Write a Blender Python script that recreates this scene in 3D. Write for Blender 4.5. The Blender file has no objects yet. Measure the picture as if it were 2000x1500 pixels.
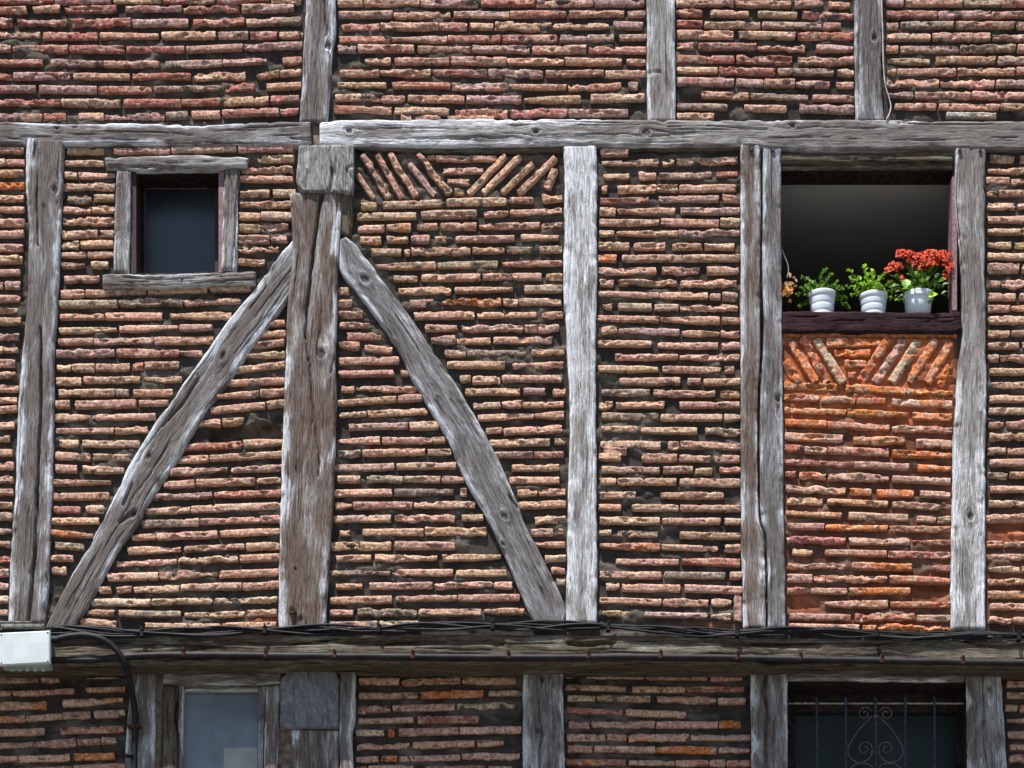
import bpy, math, random
import numpy as np
from mathutils import Vector
random.seed(7); RNG = np.random.default_rng(7)
SC = bpy.context.scene
COL = SC.collection
# ------------------------------------------------------------------ camera, sky, sun, exposure
PX = 0.0025          # metres per photo pixel on the facade
CD = 12.0            # distance camera - facade
EYE = 1.6; FOOT = 2740.0
cam = bpy.data.cameras.new('camera'); camo = bpy.data.objects.new('camera', cam); COL.objects.link(camo)
camo.location = (0, -CD, EYE); camo.rotation_euler = (math.radians(90), 0, 0)
cam.sensor_width = 36; cam.lens = 36*CD/(2000*PX)
cam.shift_y = (FOOT-750)/2000.0
cam.clip_end = 500
SC.camera = camo
w = bpy.data.worlds.new('World'); SC.world = w; w.use_nodes = True
nt = w.node_tree; bg = nt.nodes['Background']
sky = nt.nodes.new('ShaderNodeTexSky'); sky.sky_type = 'NISHITA'; sky.sun_disc = False
SUN_EL, SUN_AZ = 67.0, 32.0         # azimuth: degrees to the left of the facade's normal
sky.sun_elevation = math.radians(SUN_EL); sky.sun_rotation = math.radians(180+SUN_AZ)
nt.links.new(sky.outputs[0], bg.inputs[0]); bg.inputs[1].default_value = 0.085
sl = bpy.data.lights.new('sun', 'SUN'); sl.energy = 5.0; sl.angle = math.radians(0.6); sl.color = (1.0, .97, .93)
so = bpy.data.objects.new('sun', sl); COL.objects.link(so)
sd = Vector((-math.sin(math.radians(SUN_AZ))*math.cos(math.radians(SUN_EL)),
             -math.cos(math.radians(SUN_AZ))*math.cos(math.radians(SUN_EL)), math.sin(math.radians(SUN_EL))))
so.rotation_euler = sd.to_track_quat('Z', 'Y').to_euler(); so.location = (-4, -8, 12)
SC.view_settings.view_transform = 'Standard'; SC.view_settings.look = 'None'
SC.view_settings.exposure = 0.85; SC.view_settings.gamma = 1

# ------------------------------------------------------------------ helpers
def W(px, py, d=0.0):
    """point at distance d in front of the facade plane, seen at photo pixel px, py"""
    k = PX*(CD-d)/CD
    return ((px-1000)*k, -d, EYE+(FOOT-py)*k)
def WA(px, py, dref, d):
    k = PX*(CD-dref)/CD
    px = np.asarray(px, float); py = np.asarray(py, float)
    return np.stack([(px-1000)*k, -np.broadcast_to(np.asarray(d, float), px.shape), EYE+(FOOT-py)*k], -1)
_T = {}
def vnoise(x, y, seed=0):
    if seed not in _T: _T[seed] = np.random.default_rng(1000+seed).random((256, 256))
    T = _T[seed]
    xi = np.floor(x).astype(int); yi = np.floor(y).astype(int); fx = x-xi; fy = y-yi
    fx = fx*fx*(3-2*fx); fy = fy*fy*(3-2*fy)
    a = T[xi & 255, yi & 255]; b = T[(xi+1) & 255, yi & 255]; c = T[xi & 255, (yi+1) & 255]; e = T[(xi+1) & 255, (yi+1) & 255]
    return (a*(1-fx)+b*fx)*(1-fy)+(c*(1-fx)+e*fx)*fy
def fbm(x, y, o=3, seed=0):
    s = 0; a = .5; t = 0
    for k in range(o):
        s = s+a*(vnoise(x*2**k+17.3*k, y*2**k+5.1*k, seed+k)-.5)*2; t += a; a *= .5
    return s/t
def mesh(name, V, F, mats, parent=None, midx=None, attrs=None, smooth=True):
    """F: array (n,4) or list of polygons"""
    me = bpy.data.meshes.new(name)
    V = np.asarray(V, np.float32)
    if isinstance(F, np.ndarray):
        me.vertices.add(len(V)); me.vertices.foreach_set('co', V.ravel())
        me.loops.add(F.size); me.loops.foreach_set('vertex_index', F.astype(np.int32).ravel())
        me.polygons.add(len(F)); me.polygons.foreach_set('loop_start', np.arange(0, F.size, 4, dtype=np.int32))
        me.polygons.foreach_set('loop_total', np.full(len(F), 4, np.int32))
        me.update(calc_edges=True)
    else:
        me.from_pydata([tuple(map(float, v)) for v in V], [], F); me.update()
    for m in (mats if isinstance(mats, (list, tuple)) else [mats]): me.materials.append(m)
    if midx is not None: me.polygons.foreach_set('material_index', np.asarray(midx, np.int32))
    me.polygons.foreach_set('use_smooth', np.full(len(me.polygons), smooth))
    for an, (ty, data) in (attrs or {}).items():
        data = np.asarray(data, np.float32)
        if ty == 'C':
            at = me.color_attributes.new(an, 'FLOAT_COLOR', 'POINT')
            at.data.foreach_set('color', np.concatenate([data, np.ones((len(data), 1), np.float32)], 1).ravel())
        elif ty == 'V':
            at = me.attributes.new(an, 'FLOAT_VECTOR', 'POINT'); at.data.foreach_set('vector', data.ravel())
        else:
            at = me.attributes.new(an, 'FLOAT', 'POINT'); at.data.foreach_set('value', data.ravel())
    me.validate(); me.update()
    o = bpy.data.objects.new(name, me); COL.objects.link(o)
    if parent is not None: o.parent = parent; o.matrix_parent_inverse = parent.matrix_basis.inverted()
    return o
def tag(o, label=None, cat=None, group=None, kind=None):
    if label: o['label'] = label
    if cat: o['category'] = cat
    if group: o['group'] = group
    if kind: o['kind'] = kind
    return o
def empty(name, loc=(0, 0, 0)):
    o = bpy.data.objects.new(name, None); COL.objects.link(o); o.location = loc; o.empty_display_size = .1; return o
def gridfaces(n, m, base=0, flip=False):
    i, j = np.meshgrid(np.arange(n-1), np.arange(m-1), indexing='ij')
    a = base+i*m+j
    q = np.stack([a, a+1, a+m+1, a+m], -1).reshape(-1, 4)
    return q[:, ::-1].copy() if flip else q
class MB:
    """collects simple geometry into ONE mesh"""
    def __init__(s): s.v = []; s.f = []; s.c = []
    def add(s, V, F, c=None):
        b = len(s.v); s.v += [tuple(map(float, v)) for v in V]; s.f += [tuple(int(i)+b for i in f) for f in F]
        s.c += [c or (1, 1, 1)]*len(V)
    def box(s, x0, x1, y0, y1, z0, z1, bev=0.0):
        if bev <= 0:
            V = [(x, y, z) for x in (x0, x1) for y in (y0, y1) for z in (z0, z1)]
            s.add(V, [(0, 1, 3, 2), (4, 6, 7, 5), (0, 4, 5, 1), (2, 3, 7, 6), (0, 2, 6, 4), (1, 5, 7, 3)]); return
        b = bev   # front (y0) edges chamfered
        V = [(x0, y1, z0), (x1, y1, z0), (x1, y1, z1), (x0, y1, z1), (x0, y0+b, z0), (x1, y0+b, z0), (x1, y0+b, z1), (x0, y0+b, z1),
             (x0+b, y0, z0+b), (x1-b, y0, z0+b), (x1-b, y0, z1-b), (x0+b, y0, z1-b)]
        s.add(V, [(0, 3, 2, 1), (0, 1, 5, 4), (1, 2, 6, 5), (2, 3, 7, 6), (3, 0, 4, 7), (4, 5, 9, 8), (5, 6, 10, 9), (6, 7, 11, 10), (7, 4, 8, 11), (8, 9, 10, 11)])
    def tube(s, P, r, n=8, c=None, cap=True):
        P = [Vector(p) for p in P]; k = len(P); rs = r if isinstance(r, (list, tuple)) else [r]*k
        V = []
        for i in range(k):
            t = (P[min(i+1, k-1)]-P[max(i-1, 0)]).normalized()
            up = Vector((0, 1, 0)) if abs(t.y) < .8 else Vector((0, 0, 1))
            a = t.cross(up).normalized(); b = a.cross(t)
            for j in range(n):
                an = 2*math.pi*j/n; V.append(P[i]+a*math.cos(an)*rs[i]+b*math.sin(an)*rs[i])
        F = [(i*n+j, i*n+(j+1) % n, (i+1)*n+(j+1) % n, (i+1)*n+j) for i in range(k-1) for j in range(n)]
        if cap: F += [tuple(range(n-1, -1, -1)), tuple((k-1)*n+j for j in range(n))]
        s.add(V, F, c)
    def lathe(s, prof, c0, n=32):
        V = []; k = len(prof)
        for r, z in prof:
            for j in range(n):
                a = 2*math.pi*j/n; V.append((c0[0]+r*math.cos(a), c0[1]+r*math.sin(a), c0[2]+z))
        F = [(i*n+j, i*n+(j+1) % n, (i+1)*n+(j+1) % n, (i+1)*n+j) for i in range(k-1) for j in range(n)]
        F.append(tuple(range(n-1, -1, -1)))
        s.add(V, F)
    def build(s, name, mat, parent=None, smooth=False):
        return mesh(name, np.array(s.v), s.f, mat, parent, attrs={'Col': ('C', np.array(s.c))}, smooth=smooth)
def smoothline(P, n):
    """Catmull-Rom through points, n samples per span"""
    P = [np.array(p, float) for p in P]; out = []
    for i in range(len(P)-1):
        a = P[max(i-1, 0)]; b = P[i]; c = P[i+1]; d = P[min(i+2, len(P)-1)]
        for k in range(n):
            t = k/n
            out.append(.5*((2*b)+(-a+c)*t+(2*a-5*b+4*c-d)*t*t+(-a+3*b-3*c+d)*t**3))
    out.append(P[-1]); return out
def resample(P, n):
    P = np.array(P, float)
    if len(P) > 2: P = np.array(smoothline(P, 6))
    L = np.concatenate([[0], np.cumsum(np.hypot(*(P[1:]-P[:-1]).T))]); t = np.linspace(0, L[-1], n)
    return np.stack([np.interp(t, L, P[:, 0]), np.interp(t, L, P[:, 1])], -1), L[-1]
def distline(x, y, P):
    P = np.array(P, float); best = np.full(x.shape, 1e9)
    for a, b in zip(P[:-1], P[1:]):
        e = b-a; l2 = max((e**2).sum(), 1e-9)
        t = np.clip(((x-a[0])*e[0]+(y-a[1])*e[1])/l2, 0, 1)
        best = np.minimum(best, np.hypot(x-a[0]-t*e[0], y-a[1]-t*e[1]))
    return best

# ------------------------------------------------------------------ materials
class N:
    def __init__(s, name, rough=.9, spec=.2):
        s.m = bpy.data.materials.new(name); s.m.use_nodes = True; s.t = s.m.node_tree
        s.b = s.t.nodes['Principled BSDF']; s.b.inputs['Roughness'].default_value = rough
        s.b.inputs['Specular IOR Level'].default_value = spec
    def n(s, ty, **k):
        x = s.t.nodes.new(ty)
        for a, v in k.items(): setattr(x, a, v)
        return x
    def l(s, a, b): s.t.links.new(a, b)
    def inp(s, sock, v):
        if hasattr(v, 'is_linked') or hasattr(v, 'links'): s.l(v, sock)
        else: sock.default_value = v
    def attr(s, name): return s.n('ShaderNodeAttribute', attribute_name=name)
    def mapped(s, vec, scale, loc=(0, 0, 0)):
        m = s.n('ShaderNodeMapping'); s.l(vec, m.inputs[0]); m.inputs['Scale'].default_value = scale; m.inputs['Location'].default_value = loc
        return m.outputs[0]
    def noise(s, vec, sc, det=4, rough=.6, dist=0):
        m = s.n('ShaderNodeTexNoise'); s.l(vec, m.inputs['Vector']); m.inputs['Scale'].default_value = sc
        m.inputs['Detail'].default_value = det; m.inputs['Roughness'].default_value = rough; m.inputs['Distortion'].default_value = dist
        return m.outputs[0]
    def ramp(s, v, a, b, lo=0., hi=1.):
        r = s.n('ShaderNodeMapRange', clamp=True, interpolation_type='SMOOTHSTEP'); s.l(v, r.inputs[0])
        for i, q in zip((1, 2, 3, 4), (a, b, lo, hi)): r.inputs[i].default_value = q
        return r.outputs[0]
    def math(s, op, a, b=0., clamp=False):
        m = s.n('ShaderNodeMath', operation=op, use_clamp=clamp); s.inp(m.inputs[0], a); s.inp(m.inputs[1], b); return m.outputs[0]
    def mix(s, f, a, b, mode='MIX'):
        m = s.n('ShaderNodeMix', data_type='RGBA', blend_type=mode, clamp_factor=True)
        s.inp(m.inputs[0], f)
        for i, q in ((6, a), (7, b)):
            if isinstance(q, (tuple, list)): m.inputs[i].default_value = (*q[:3], 1)
            else: s.l(q, m.inputs[i])
        return m.outputs[2]
    def bump(s, h, st=.5, dist=.003, prev=None):
        b = s.n('ShaderNodeBump'); s.l(h, b.inputs['Height']); b.inputs['Strength'].default_value = st; b.inputs['Distance'].default_value = dist
        if prev is not None: s.l(prev, b.inputs['Normal'])
        return b.outputs[0]
    def out(s, col, nrm=None):
        if isinstance(col, tuple): s.b.inputs['Base Color'].default_value = (*col, 1)
        else: s.l(col, s.b.inputs['Base Color'])
        if nrm is not None: s.l(nrm, s.b.inputs['Normal'])
        return s.m

def mat_brick():
    s = N('weathered_brick', .95, .04); at = s.attr('Col').outputs['Color']; co = s.n('ShaderNodeTexCoord').outputs['Object']
    n1 = s.noise(co, 26, 5, .65); n2 = s.noise(co, 75, 5, .7); n3 = s.noise(s.mapped(co, (1, 1, 1), (3, 7, 1)), 14, 4, .6)
    pale = s.mix(s.ramp(n1, .50, .68, 0, .4), at, (.66, .50, .42))
    dark = s.mix(s.ramp(n3, .64, .76, 0, .7), pale, (.075, .065, .055))
    c = s.mix(1, dark, s.mix(s.ramp(n2, .3, .68), (.42, .38, .36), (1.3, 1.3, 1.3)), 'MULTIPLY')
    pits = s.ramp(s.noise(co, 210, 3, .7), .26, .38, 0, 1)
    c = s.mix(pits, (.09, .06, .05), c)
    b = s.bump(s.noise(co, 60, 4, .8), .65, .006); b = s.bump(s.noise(co, 190, 4, .8), .9, .003, b)
    return s.out(c, b)
def mat_mortar():
    s = N('lime_mortar', .95, .04); at = s.attr('Col').outputs['Color']; co = s.n('ShaderNodeTexCoord').outputs['Object']
    n1 = s.noise(co, 12, 5, .65); n2 = s.noise(co, 130, 4, .75)
    c = s.mix(1, at, s.mix(s.ramp(n1, .3, .7), (.62, .62, .62), (1.3, 1.28, 1.25)), 'MULTIPLY')
    c = s.mix(s.ramp(n2, .52, .72, 0, .5), c, (.14, .122, .105)); c = s.mix(s.ramp(n2, .30, .42, .7, 0), c, (.015, .013, .012))
    b = s.bump(n2, .8, .003); b = s.bump(n1, .6, .01, b)
    return s.out(c, b)
def mat_wood(name, brown, silver, pale, bias=.0, edge=.5, dark=.8, green=0.):
    """weathered oak; grain follows the 'gr' attribute (along, across, edge)"""
    s = N(name, .95, .03); a = s.attr('gr'); g = a.outputs['Vector']
    sep = s.n('ShaderNodeSeparateXYZ'); s.l(g, sep.inputs[0]); kn = s.attr('kn').outputs['Fac']
    flat = s.n('ShaderNodeCombineXYZ'); s.l(sep.outputs[0], flat.inputs[0]); s.l(sep.outputs[1], flat.inputs[1]); g = flat.outputs[0]
    wob = s.noise(s.mapped(g, (1.6, 6, 1), (2, 2, 0)), 1, 2, .5)
    sh = s.n('ShaderNodeCombineXYZ'); s.l(s.math('MULTIPLY', s.math('SUBTRACT', wob, .5), .018), sh.inputs[1])
    va = s.n('ShaderNodeVectorMath', operation='ADD'); s.l(g, va.inputs[0]); s.l(sh.outputs[0], va.inputs[1]); gw = va.outputs[0]
    fine = s.noise(s.mapped(gw, (13, 230, 1)), 1, 5, .8, .1)
    med = s.noise(s.mapped(gw, (2.0, 36, 1), (4, 2, 0)), 1, 6, .75, .3)
    big = s.noise(s.mapped(gw, (2.6, 9, 1), (1, 9, 0)), 1, 5, .65, .8)
    spot = s.noise(s.mapped(gw, (20, 75, 1), (7, 3, 0)), 1, 6, .9)
    chk = s.noise(s.mapped(gw, (1.3, 85, 1), (5, 5, 0)), 1, 3, .5, .1)
    pit = s.noise(s.mapped(g, (90, 160, 1), (5, 5, 0)), 1, 4, .75)
    e2 = s.math('POWER', sep.outputs[2], 2.0)
    f = s.math('ADD', s.math('ADD', s.math('MULTIPLY', big, 1.5), s.math('MULTIPLY', med, .8)), s.math('MULTIPLY', e2, edge))
    f = s.ramp(s.math('ADD', f, s.attr('tn').outputs['Fac']), 1.08-bias, 1.46-bias)
    c = s.mix(f, brown, silver)
    f2 = s.math('ADD', s.math('ADD', s.math('ADD', s.math('MULTIPLY', s.attr('tn').outputs['Fac'], .5), s.math('MULTIPLY', spot, .7)), s.math('MULTIPLY', med, .4)), s.math('MULTIPLY', e2, edge*.6))
    c = s.mix(s.ramp(s.math('ADD', f2, s.math('MULTIPLY', f, .22)), .77, .94), c, pale)
    if green: c = s.mix(s.ramp(big, .45, .65, 0, green), c, (.10, .12, .06))
    c = s.mix(1, c, s.mix(s.ramp(fine, .34, .62), (.33, .32, .32), (1.28, 1.28, 1.3)), 'MULTIPLY')
    c = s.mix(s.ramp(fine, .26, .40, dark, 0), c, (.03, .027, .027))
    c = s.mix(s.ramp(chk, .30, .35, dark, 0), c, (.02, .018, .018))
    c = s.mix(s.ramp(pit, .30, .42, dark*.75, 0), c, (.04, .035, .035))
    if green: c = s.mix(s.ramp(med, .38, .47, .92, 0), c, (.010, .009, .008))
    ring = s.n('ShaderNodeMath', operation='SINE'); s.l(s.math('ADD', s.math('MULTIPLY', kn, 20.), s.math('MULTIPLY', pit, 6.)), ring.inputs[0])
    c = s.mix(s.math('MULTIPLY', s.ramp(kn, .05, .6), s.ramp(ring.outputs[0], -.6, .9, 0, .45)), c, (.07, .06, .055))
    c = s.mix(s.ramp(kn, .80, .93, 0, .7), c, (.05, .04, .035))
    h = s.math('ADD', s.math('ADD', fine, s.math('MULTIPLY', med, .6)), s.ramp(chk, .27, .36, 0, .5))
    b = s.bump(h, .5, .003); b = s.bump(pit, .8, .004, b)
    return s.out(c, b)
def mat_endgrain(name, base, lite, sc=(9, 75, 0), lo=.38):
    s = N(name, .85, .2); g = s.attr('gr').outputs['Vector']
    nz = s.noise(g, 14, 5, .6); m = s.n('ShaderNodeMapping'); s.l(g, m.inputs[0]); m.inputs['Rotation'].default_value = (0, 0, math.radians(62)); m.inputs['Scale'].default_value = sc
    fn = s.noise(m.outputs[0], 1, 6, .7, 1.6); pit = s.noise(g, 120, 4, .75)
    c = s.mix(s.ramp(nz, .35, .65), base, lite)
    c = s.mix(1, c, s.mix(s.ramp(fn, .34, .62), (lo, lo, lo), (1.25, 1.25, 1.25)), 'MULTIPLY')
    c = s.mix(s.ramp(fn, .28, .37, .8-lo*.6, 0), c, (.03, .028, .027))
    c = s.mix(s.ramp(pit, .28, .40, .6, 0), c, (.05, .045, .042))
    return s.out(c, s.bump(s.math('ADD', s.math('MULTIPLY', fn, 1.5), pit), .8, .004))
def mat_plain(name, col, rough=.6, spec=.4, var=.15, scale=20, bump=.2, metal=0.):
    s = N(name, rough, spec); co = s.n('ShaderNodeTexCoord').outputs['Object']; n1 = s.noise(co, scale, 5, .65)
    s.b.inputs['Metallic'].default_value = metal
    d = tuple(x*(1-2*var) for x in col); u = tuple(min(1, x*(1+2*var)) for x in col)
    c = s.mix(s.ramp(n1, .3, .7), d, u)
    return s.out(c, s.bump(n1, bump, .003))
BR = mat_brick(); MO = mat_mortar()
WOOD = mat_wood('weathered_oak', (.145, .125, .114), (.28, .275, .275), (.50, .515, .545), edge=.38)
WOODP = mat_wood('pale_weathered_oak', (.18, .16, .148), (.32, .31, .30), (.57, .58, .60), bias=.10, edge=.4)
WOODB = mat_wood('brown_weathered_oak', (.135, .10, .083), (.26, .24, .228), (.50, .505, .52), bias=-.03, edge=.40)
WOODS = mat_wood('slate_grey_oak', (.13, .118, .112), (.24, .235, .24), (.47, .485, .52), bias=.05, edge=.3)
WOODL = mat_wood('damp_mossy_oak', (.10, .078, .058), (.24, .215, .175), (.42, .41, .37), bias=-.02, edge=-.1, dark=1., green=.2)
WOODC = mat_wood('bluish_weathered_oak', (.15, .125, .11), (.29, .285, .275), (.56, .57, .56), bias=.05, edge=.35)
WDARK = mat_wood('dark_stained_sill', (.035, .020, .022), (.055, .033, .036), (.085, .06, .06), edge=.0)
MAUVE_LIT = mat_plain('lit_mauve_wood', (.20, .12, .13), .7, .3, .2, 60, .4)  # lighter copy of the plum frame colour, with sunlight put into it
DKPUR = mat_plain('dark_plum_painted_wood', (.035, .017, .02), .7, .3, .2, 60, .4)
ENDG = mat_endgrain('grey_end_grain', (.17, .165, .16), (.32, .315, .31))
ENDB = mat_endgrain('dark_end_grain', (.12, .12, .13), (.19, .19, .205), (16, 34, 0), .8)
BLACKP = mat_plain('black_cable_sheath', (.007, .007, .010), .6, .25, .2, 40, .15)
GREYP = mat_plain('grey_conduit', (.014, .012, .013), .6, .25, .35, 9, .2)
RUST = mat_plain('rusty_iron', (.055, .024, .016), .9, .2, .4, 90, .6)
IRON = mat_plain('blackened_iron', (.028, .032, .052), .7, .2, .3, 60, .3)
WHITEP = mat_plain('pale_grey_plastic', (.52, .56, .56), .45, .4, .05, 9, .05)
GREENP = mat_plain('greenish_plastic_base', (.30, .40, .34), .5, .4, .08, 12, .05)
SLATE = mat_plain('grey_slate', (.16, .16, .14), .8, .3, .3, 30, .5)
PLAST = mat_plain('brown_plaster', (.15, .115, .09), .95, .1, .25, 25, .8)
DARKW = mat_plain('shadowed_dark_wood', (.03, .022, .02), .9, .1, .3, 30, .4)  # near-black colour that also holds the shade of soffits and reveals
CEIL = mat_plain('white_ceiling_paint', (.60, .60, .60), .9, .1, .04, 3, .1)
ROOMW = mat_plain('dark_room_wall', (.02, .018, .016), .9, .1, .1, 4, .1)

# ------------------------------------------------------------------ colours of brick and mortar
def bump2(x, a, b, s): return 1/(1+np.exp(-(x-a)/s))*1/(1+np.exp((x-b)/s))
def orange(px, py):
    return np.clip(orange_(np.atleast_1d(np.asarray(px, float)), np.atleast_1d(np.asarray(py, float))), 0, .97)
def orange_(px, py):
    o = bump2(px, 1526, 1864, 3)*bump2(py, 640, 1235, 3)*(.30+.66/(1+np.exp((py-(835+30*fbm(px*.02, py*.03, 3, 131)))/22)))*(1+.5*fbm(px*.022, py*.035, 3, 133))
    o = np.maximum(o, .75*np.exp(-((px-1830)/75)**2-((py-1150)/42)**2)*bump2(px, 1526, 1864, 3))
    o = np.maximum(o, .8*np.exp(-((px-1570)/55)**2-((py-1180)/28)**2)*bump2(px, 1526, 1864, 3))
    o = np.maximum(o, .9*np.exp(-((px-1975)/60)**2-((py-1040)/30)**2)*(px > 1920))
    o = np.maximum(o, .3*(px > 1920)*bump2(py, 1000, 1235, 20))
    o = np.maximum(o, .95*np.exp(-((px-520)/32)**2-((py-1216)/12)**2))
    o = np.maximum(o, .5*np.exp(-((px-1380)/80)**2-((py-1222)/8)**2))
    o = np.maximum(o, .5*bump2(px, 1842, 1880, 4)*bump2(py, 700, 1225, 20))
    return o
PAL = {'pink': (.50, .29, .225), 'tan': (.52, .355, .25), 'red': (.41, .17, .14), 'orange': (.60, .20, .07), 'buff': (.50, .39, .275),
       'mauve': (.42, .27, .25), 'grey': (.27, .215, .175), 'salmon': (.54, .33, .245)}
MIXES = {'top': dict(pink=4, mauve=4, red=2.6, tan=1, salmon=1.4, grey=.6, orange=.06),
         'topleft': dict(pink=3.5, mauve=3.4, red=4, tan=.8, salmon=1, grey=.6, orange=.1),
         'mid': dict(pink=6, tan=2.5, buff=.6, salmon=5, red=.5, grey=.5, mauve=.8, orange=.12),
         'left': dict(pink=6, tan=3, buff=.8, salmon=4, red=.6, grey=.7, mauve=.4, orange=.1),
         'low': dict(pink=4, tan=2.5, buff=1, red=2.6, salmon=4, grey=.5, orange=.9),
         'org': dict(salmon=4, tan=1.6, pink=3, red=2, orange=2.4, grey=.2)}
def brickcol(pal, x, y):
    d = MIXES[pal]; k = random.choices(list(d), list(d.values()))[0]; c = np.array(PAL[k])
    o = float(orange(x, y)[0])
    if random.random() < .85*o+.02*(o > .1): c = c*(1-o)+np.array(random.choice([(.58, .17, .05), (.62, .23, .07), (.5, .12, .06)]))*o
    return c*random.uniform(.70, 1.10)*np.array([1, random.uniform(.92, 1.04), random.uniform(.84, 1.04)])

class Panel:
    def __init__(s, name, pal, base=0.0, ext='', label=None):
        s.name, s.pal, s.base, s.ext, s.label = name, pal, base, ext, label
        s.V = []; s.F = []; s.C = []; s.M = []; s.n = 0; s.rects = []
    def _add(s, V, F, C, m):
        s.V.append(V); s.F.append(F+s.n); s.C.append(C); s.M.append(np.full(len(F), m)); s.n += len(V)
    def brick(s, x0, y0, x1, y1, h=14., dep=None, col=None):
        L = math.hypot(x1-x0, y1-y0)
        if L < 3: return
        dep = s.base+(random.uniform(.018, .031) if dep is None else dep)
        sd = random.uniform(0, 200); nu = max(6, int(L/2.8)); se = min(.35, 2.2/L)
        ss = np.concatenate([[-1, -1, -1+se*.35], np.linspace(-1+se, 1-se, nu), [1-se*.35, 1, 1]])
        ds = np.concatenate([[0, .82, 1], np.ones(nu), [1, .82, 0]])
        ts = np.array([-1, -1, -.9, -.74, -.5, -.22, .08, .36, .64, .88, 1, 1]); dt = np.array([0, .30, .62, .84, .96, 1, 1, 1, 1, .97, .7, 0])
        S, T = np.meshgrid(ss, ts, indexing='ij'); DF = np.minimum(ds[:, None], dt[None, :])*np.where((ds[:, None] < .99) & (dt[None, :] < .99), .92, 1)
        a = S*L/2
        rough = random.choice([.3, .35, .45, .5, .6, .8, 1.2, 1.9])
        hh = h/2*(1+.20*rough*fbm(a*.05+sd, T*0+1.5, 3, 3)+.055*fbm(a*.3+sd, T*0+9.5, 2, 5))
        if random.random() < .22: hh = hh*np.clip(1.05-random.uniform(.2, .6)*np.clip(random.choice([-1, 1])*S-random.uniform(-.4, .5), 0, 1), .3, 1.1)
        endr = np.clip((1-np.abs(S))*L/2/3.2, 0, 1)
        hh = hh*(.84+.16*np.sqrt(endr))
        b = T*hh+.13*h*rough*fbm(a*.045+sd, T*0+33., 2, 8)+np.where(T > 0, .8, .7)*rough*fbm(a*.13+sd, np.sign(T)*7+50., 3, 11)
        a = a+np.abs(S)**6*1.6*fbm(T*1.6+sd, np.sign(S)*5+20., 2, 13)*np.sign(S)
        ca, sa = (x1-x0)/L, (y1-y0)/L
        X = (x0+x1)/2+a*ca-b*sa; Y = (y0+y1)/2+a*sa+b*ca
        fn = .0030*rough*fbm(X*.06, Y*.10, 3, 17)-(.0035+.004*rough)*np.abs(fbm(X*.085+sd, Y*.15, 3, 19))+.0019*fbm(X*.28, Y*.36, 3, 21)
        chip = np.clip((fbm(X*.05+9, Y*.09+sd*.1, 3, 25)-.30+.1*(rough > 1))*8, 0, 1)*.011
        tilt = random.uniform(-.0022, .0022)*S+random.uniform(-.003, .001)*T
        D = s.base-.02+(dep-s.base+.02+fn-chip+tilt)*np.where(DF > 0, .5+.5*DF, 0)
        V = WA(X, Y, s.base+.015, D).reshape(-1, 3)
        F = gridfaces(len(ss), len(ts))
        col = brickcol(s.pal, (x0+x1)/2, (y0+y1)/2) if col is None else np.array(col)
        c2 = brickcol(s.pal, (x0+x1)/2, (y0+y1)/2)
        m = np.clip(fbm(X*.028+sd, Y*.05, 2, 31)*3-.35, 0, .75)[..., None]
        C = col*(1-m)+c2*m
        k = np.clip(fbm(X*.10+sd, Y*.16+3, 3, 33)*2.4-.35, 0, .6)[..., None]        # buff crust over the pink body
        C = C*(1-k)+np.array([.58, .42, .30])*k
        k = np.clip(fbm(X*.05+sd+50, Y*.12+3, 3, 35)*5-2.1, 0, .8)[..., None]      # soot and mortar left on the face
        C = (C*(1-k)+np.array([.07, .062, .055])*k).reshape(-1, 3)
        s._add(V, F, C, 1)
    def rows(s, ox, oy, text, sc=.35):
        for ln in text.strip().splitlines():
            ln = ln.strip()
            if not ln or ln[0] == '#': continue
            a, b = ln.split(':')
            pts = [p.split(',') for p in a.split()]
            br = [[float(q) for q in p.split('-')] if not p.startswith('n') else [-float(p[1:].split('-')[0]), float(p.split('-')[1])] for p in b.split()]
            if len(pts[0]) == 1:
                vs = [float(p[0]) for p in pts]; us = np.linspace(br[0][0], br[-1][1], len(vs)) if len(vs) > 1 else [0]
            else: us = [float(p[0]) for p in pts]; vs = [float(p[1]) for p in pts]
            if 'L' in s.ext and ox+br[0][0]*sc < 8:
                br[0][0] -= random.uniform(60, 200); q = br[0][0]
                while ox+q*sc > -190: br.insert(0, [q-15-random.uniform(250, 320), q-15]); q = br[0][0]
            if 'R' in s.ext and ox+br[-1][1]*sc > 1985:
                q = br[-1][1]+random.uniform(0, 120); br[-1][1] = q
                while ox+q*sc < 2190: br.append([q+15, q+15+random.uniform(250, 320)]); q = br[-1][1]
            for u0, u1 in br:
                v0 = np.interp(u0+4, us, vs)+random.uniform(-2.5, 2.5); v1 = np.interp(u1-4, us, vs)+random.uniform(-2.5, 2.5)
                # long bricks follow the bend of their row in one piece; broken rows give short ones
                s.brick(ox+u0*sc, oy+v0*sc, ox+u1*sc, oy+v1*sc, random.choice([random.uniform(12.3, 15.2), random.uniform(12.3, 15.2), random.uniform(10.4, 13), random.uniform(14, 16.4)]))
    def fill(s, x0, x1, y0, y1, pitch=25.2, slope=0.):
        y = y0
        while y < y1:
            x = x0-random.uniform(0, 90)
            while x < x1:
                l = random.choice([random.uniform(95, 118)]*3+[random.uniform(35, 80)]); a = max(x, x0); b = min(x+l, x1)
                if b-a > 14: s.brick(a, y+random.uniform(-1, 1)+slope*(a-x0), b, y+random.uniform(-1, 1)+slope*(b-x0), random.uniform(12.4, 15.6))
                x += l+random.uniform(3, 8)
            y += pitch+random.uniform(-1, 1)
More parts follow.
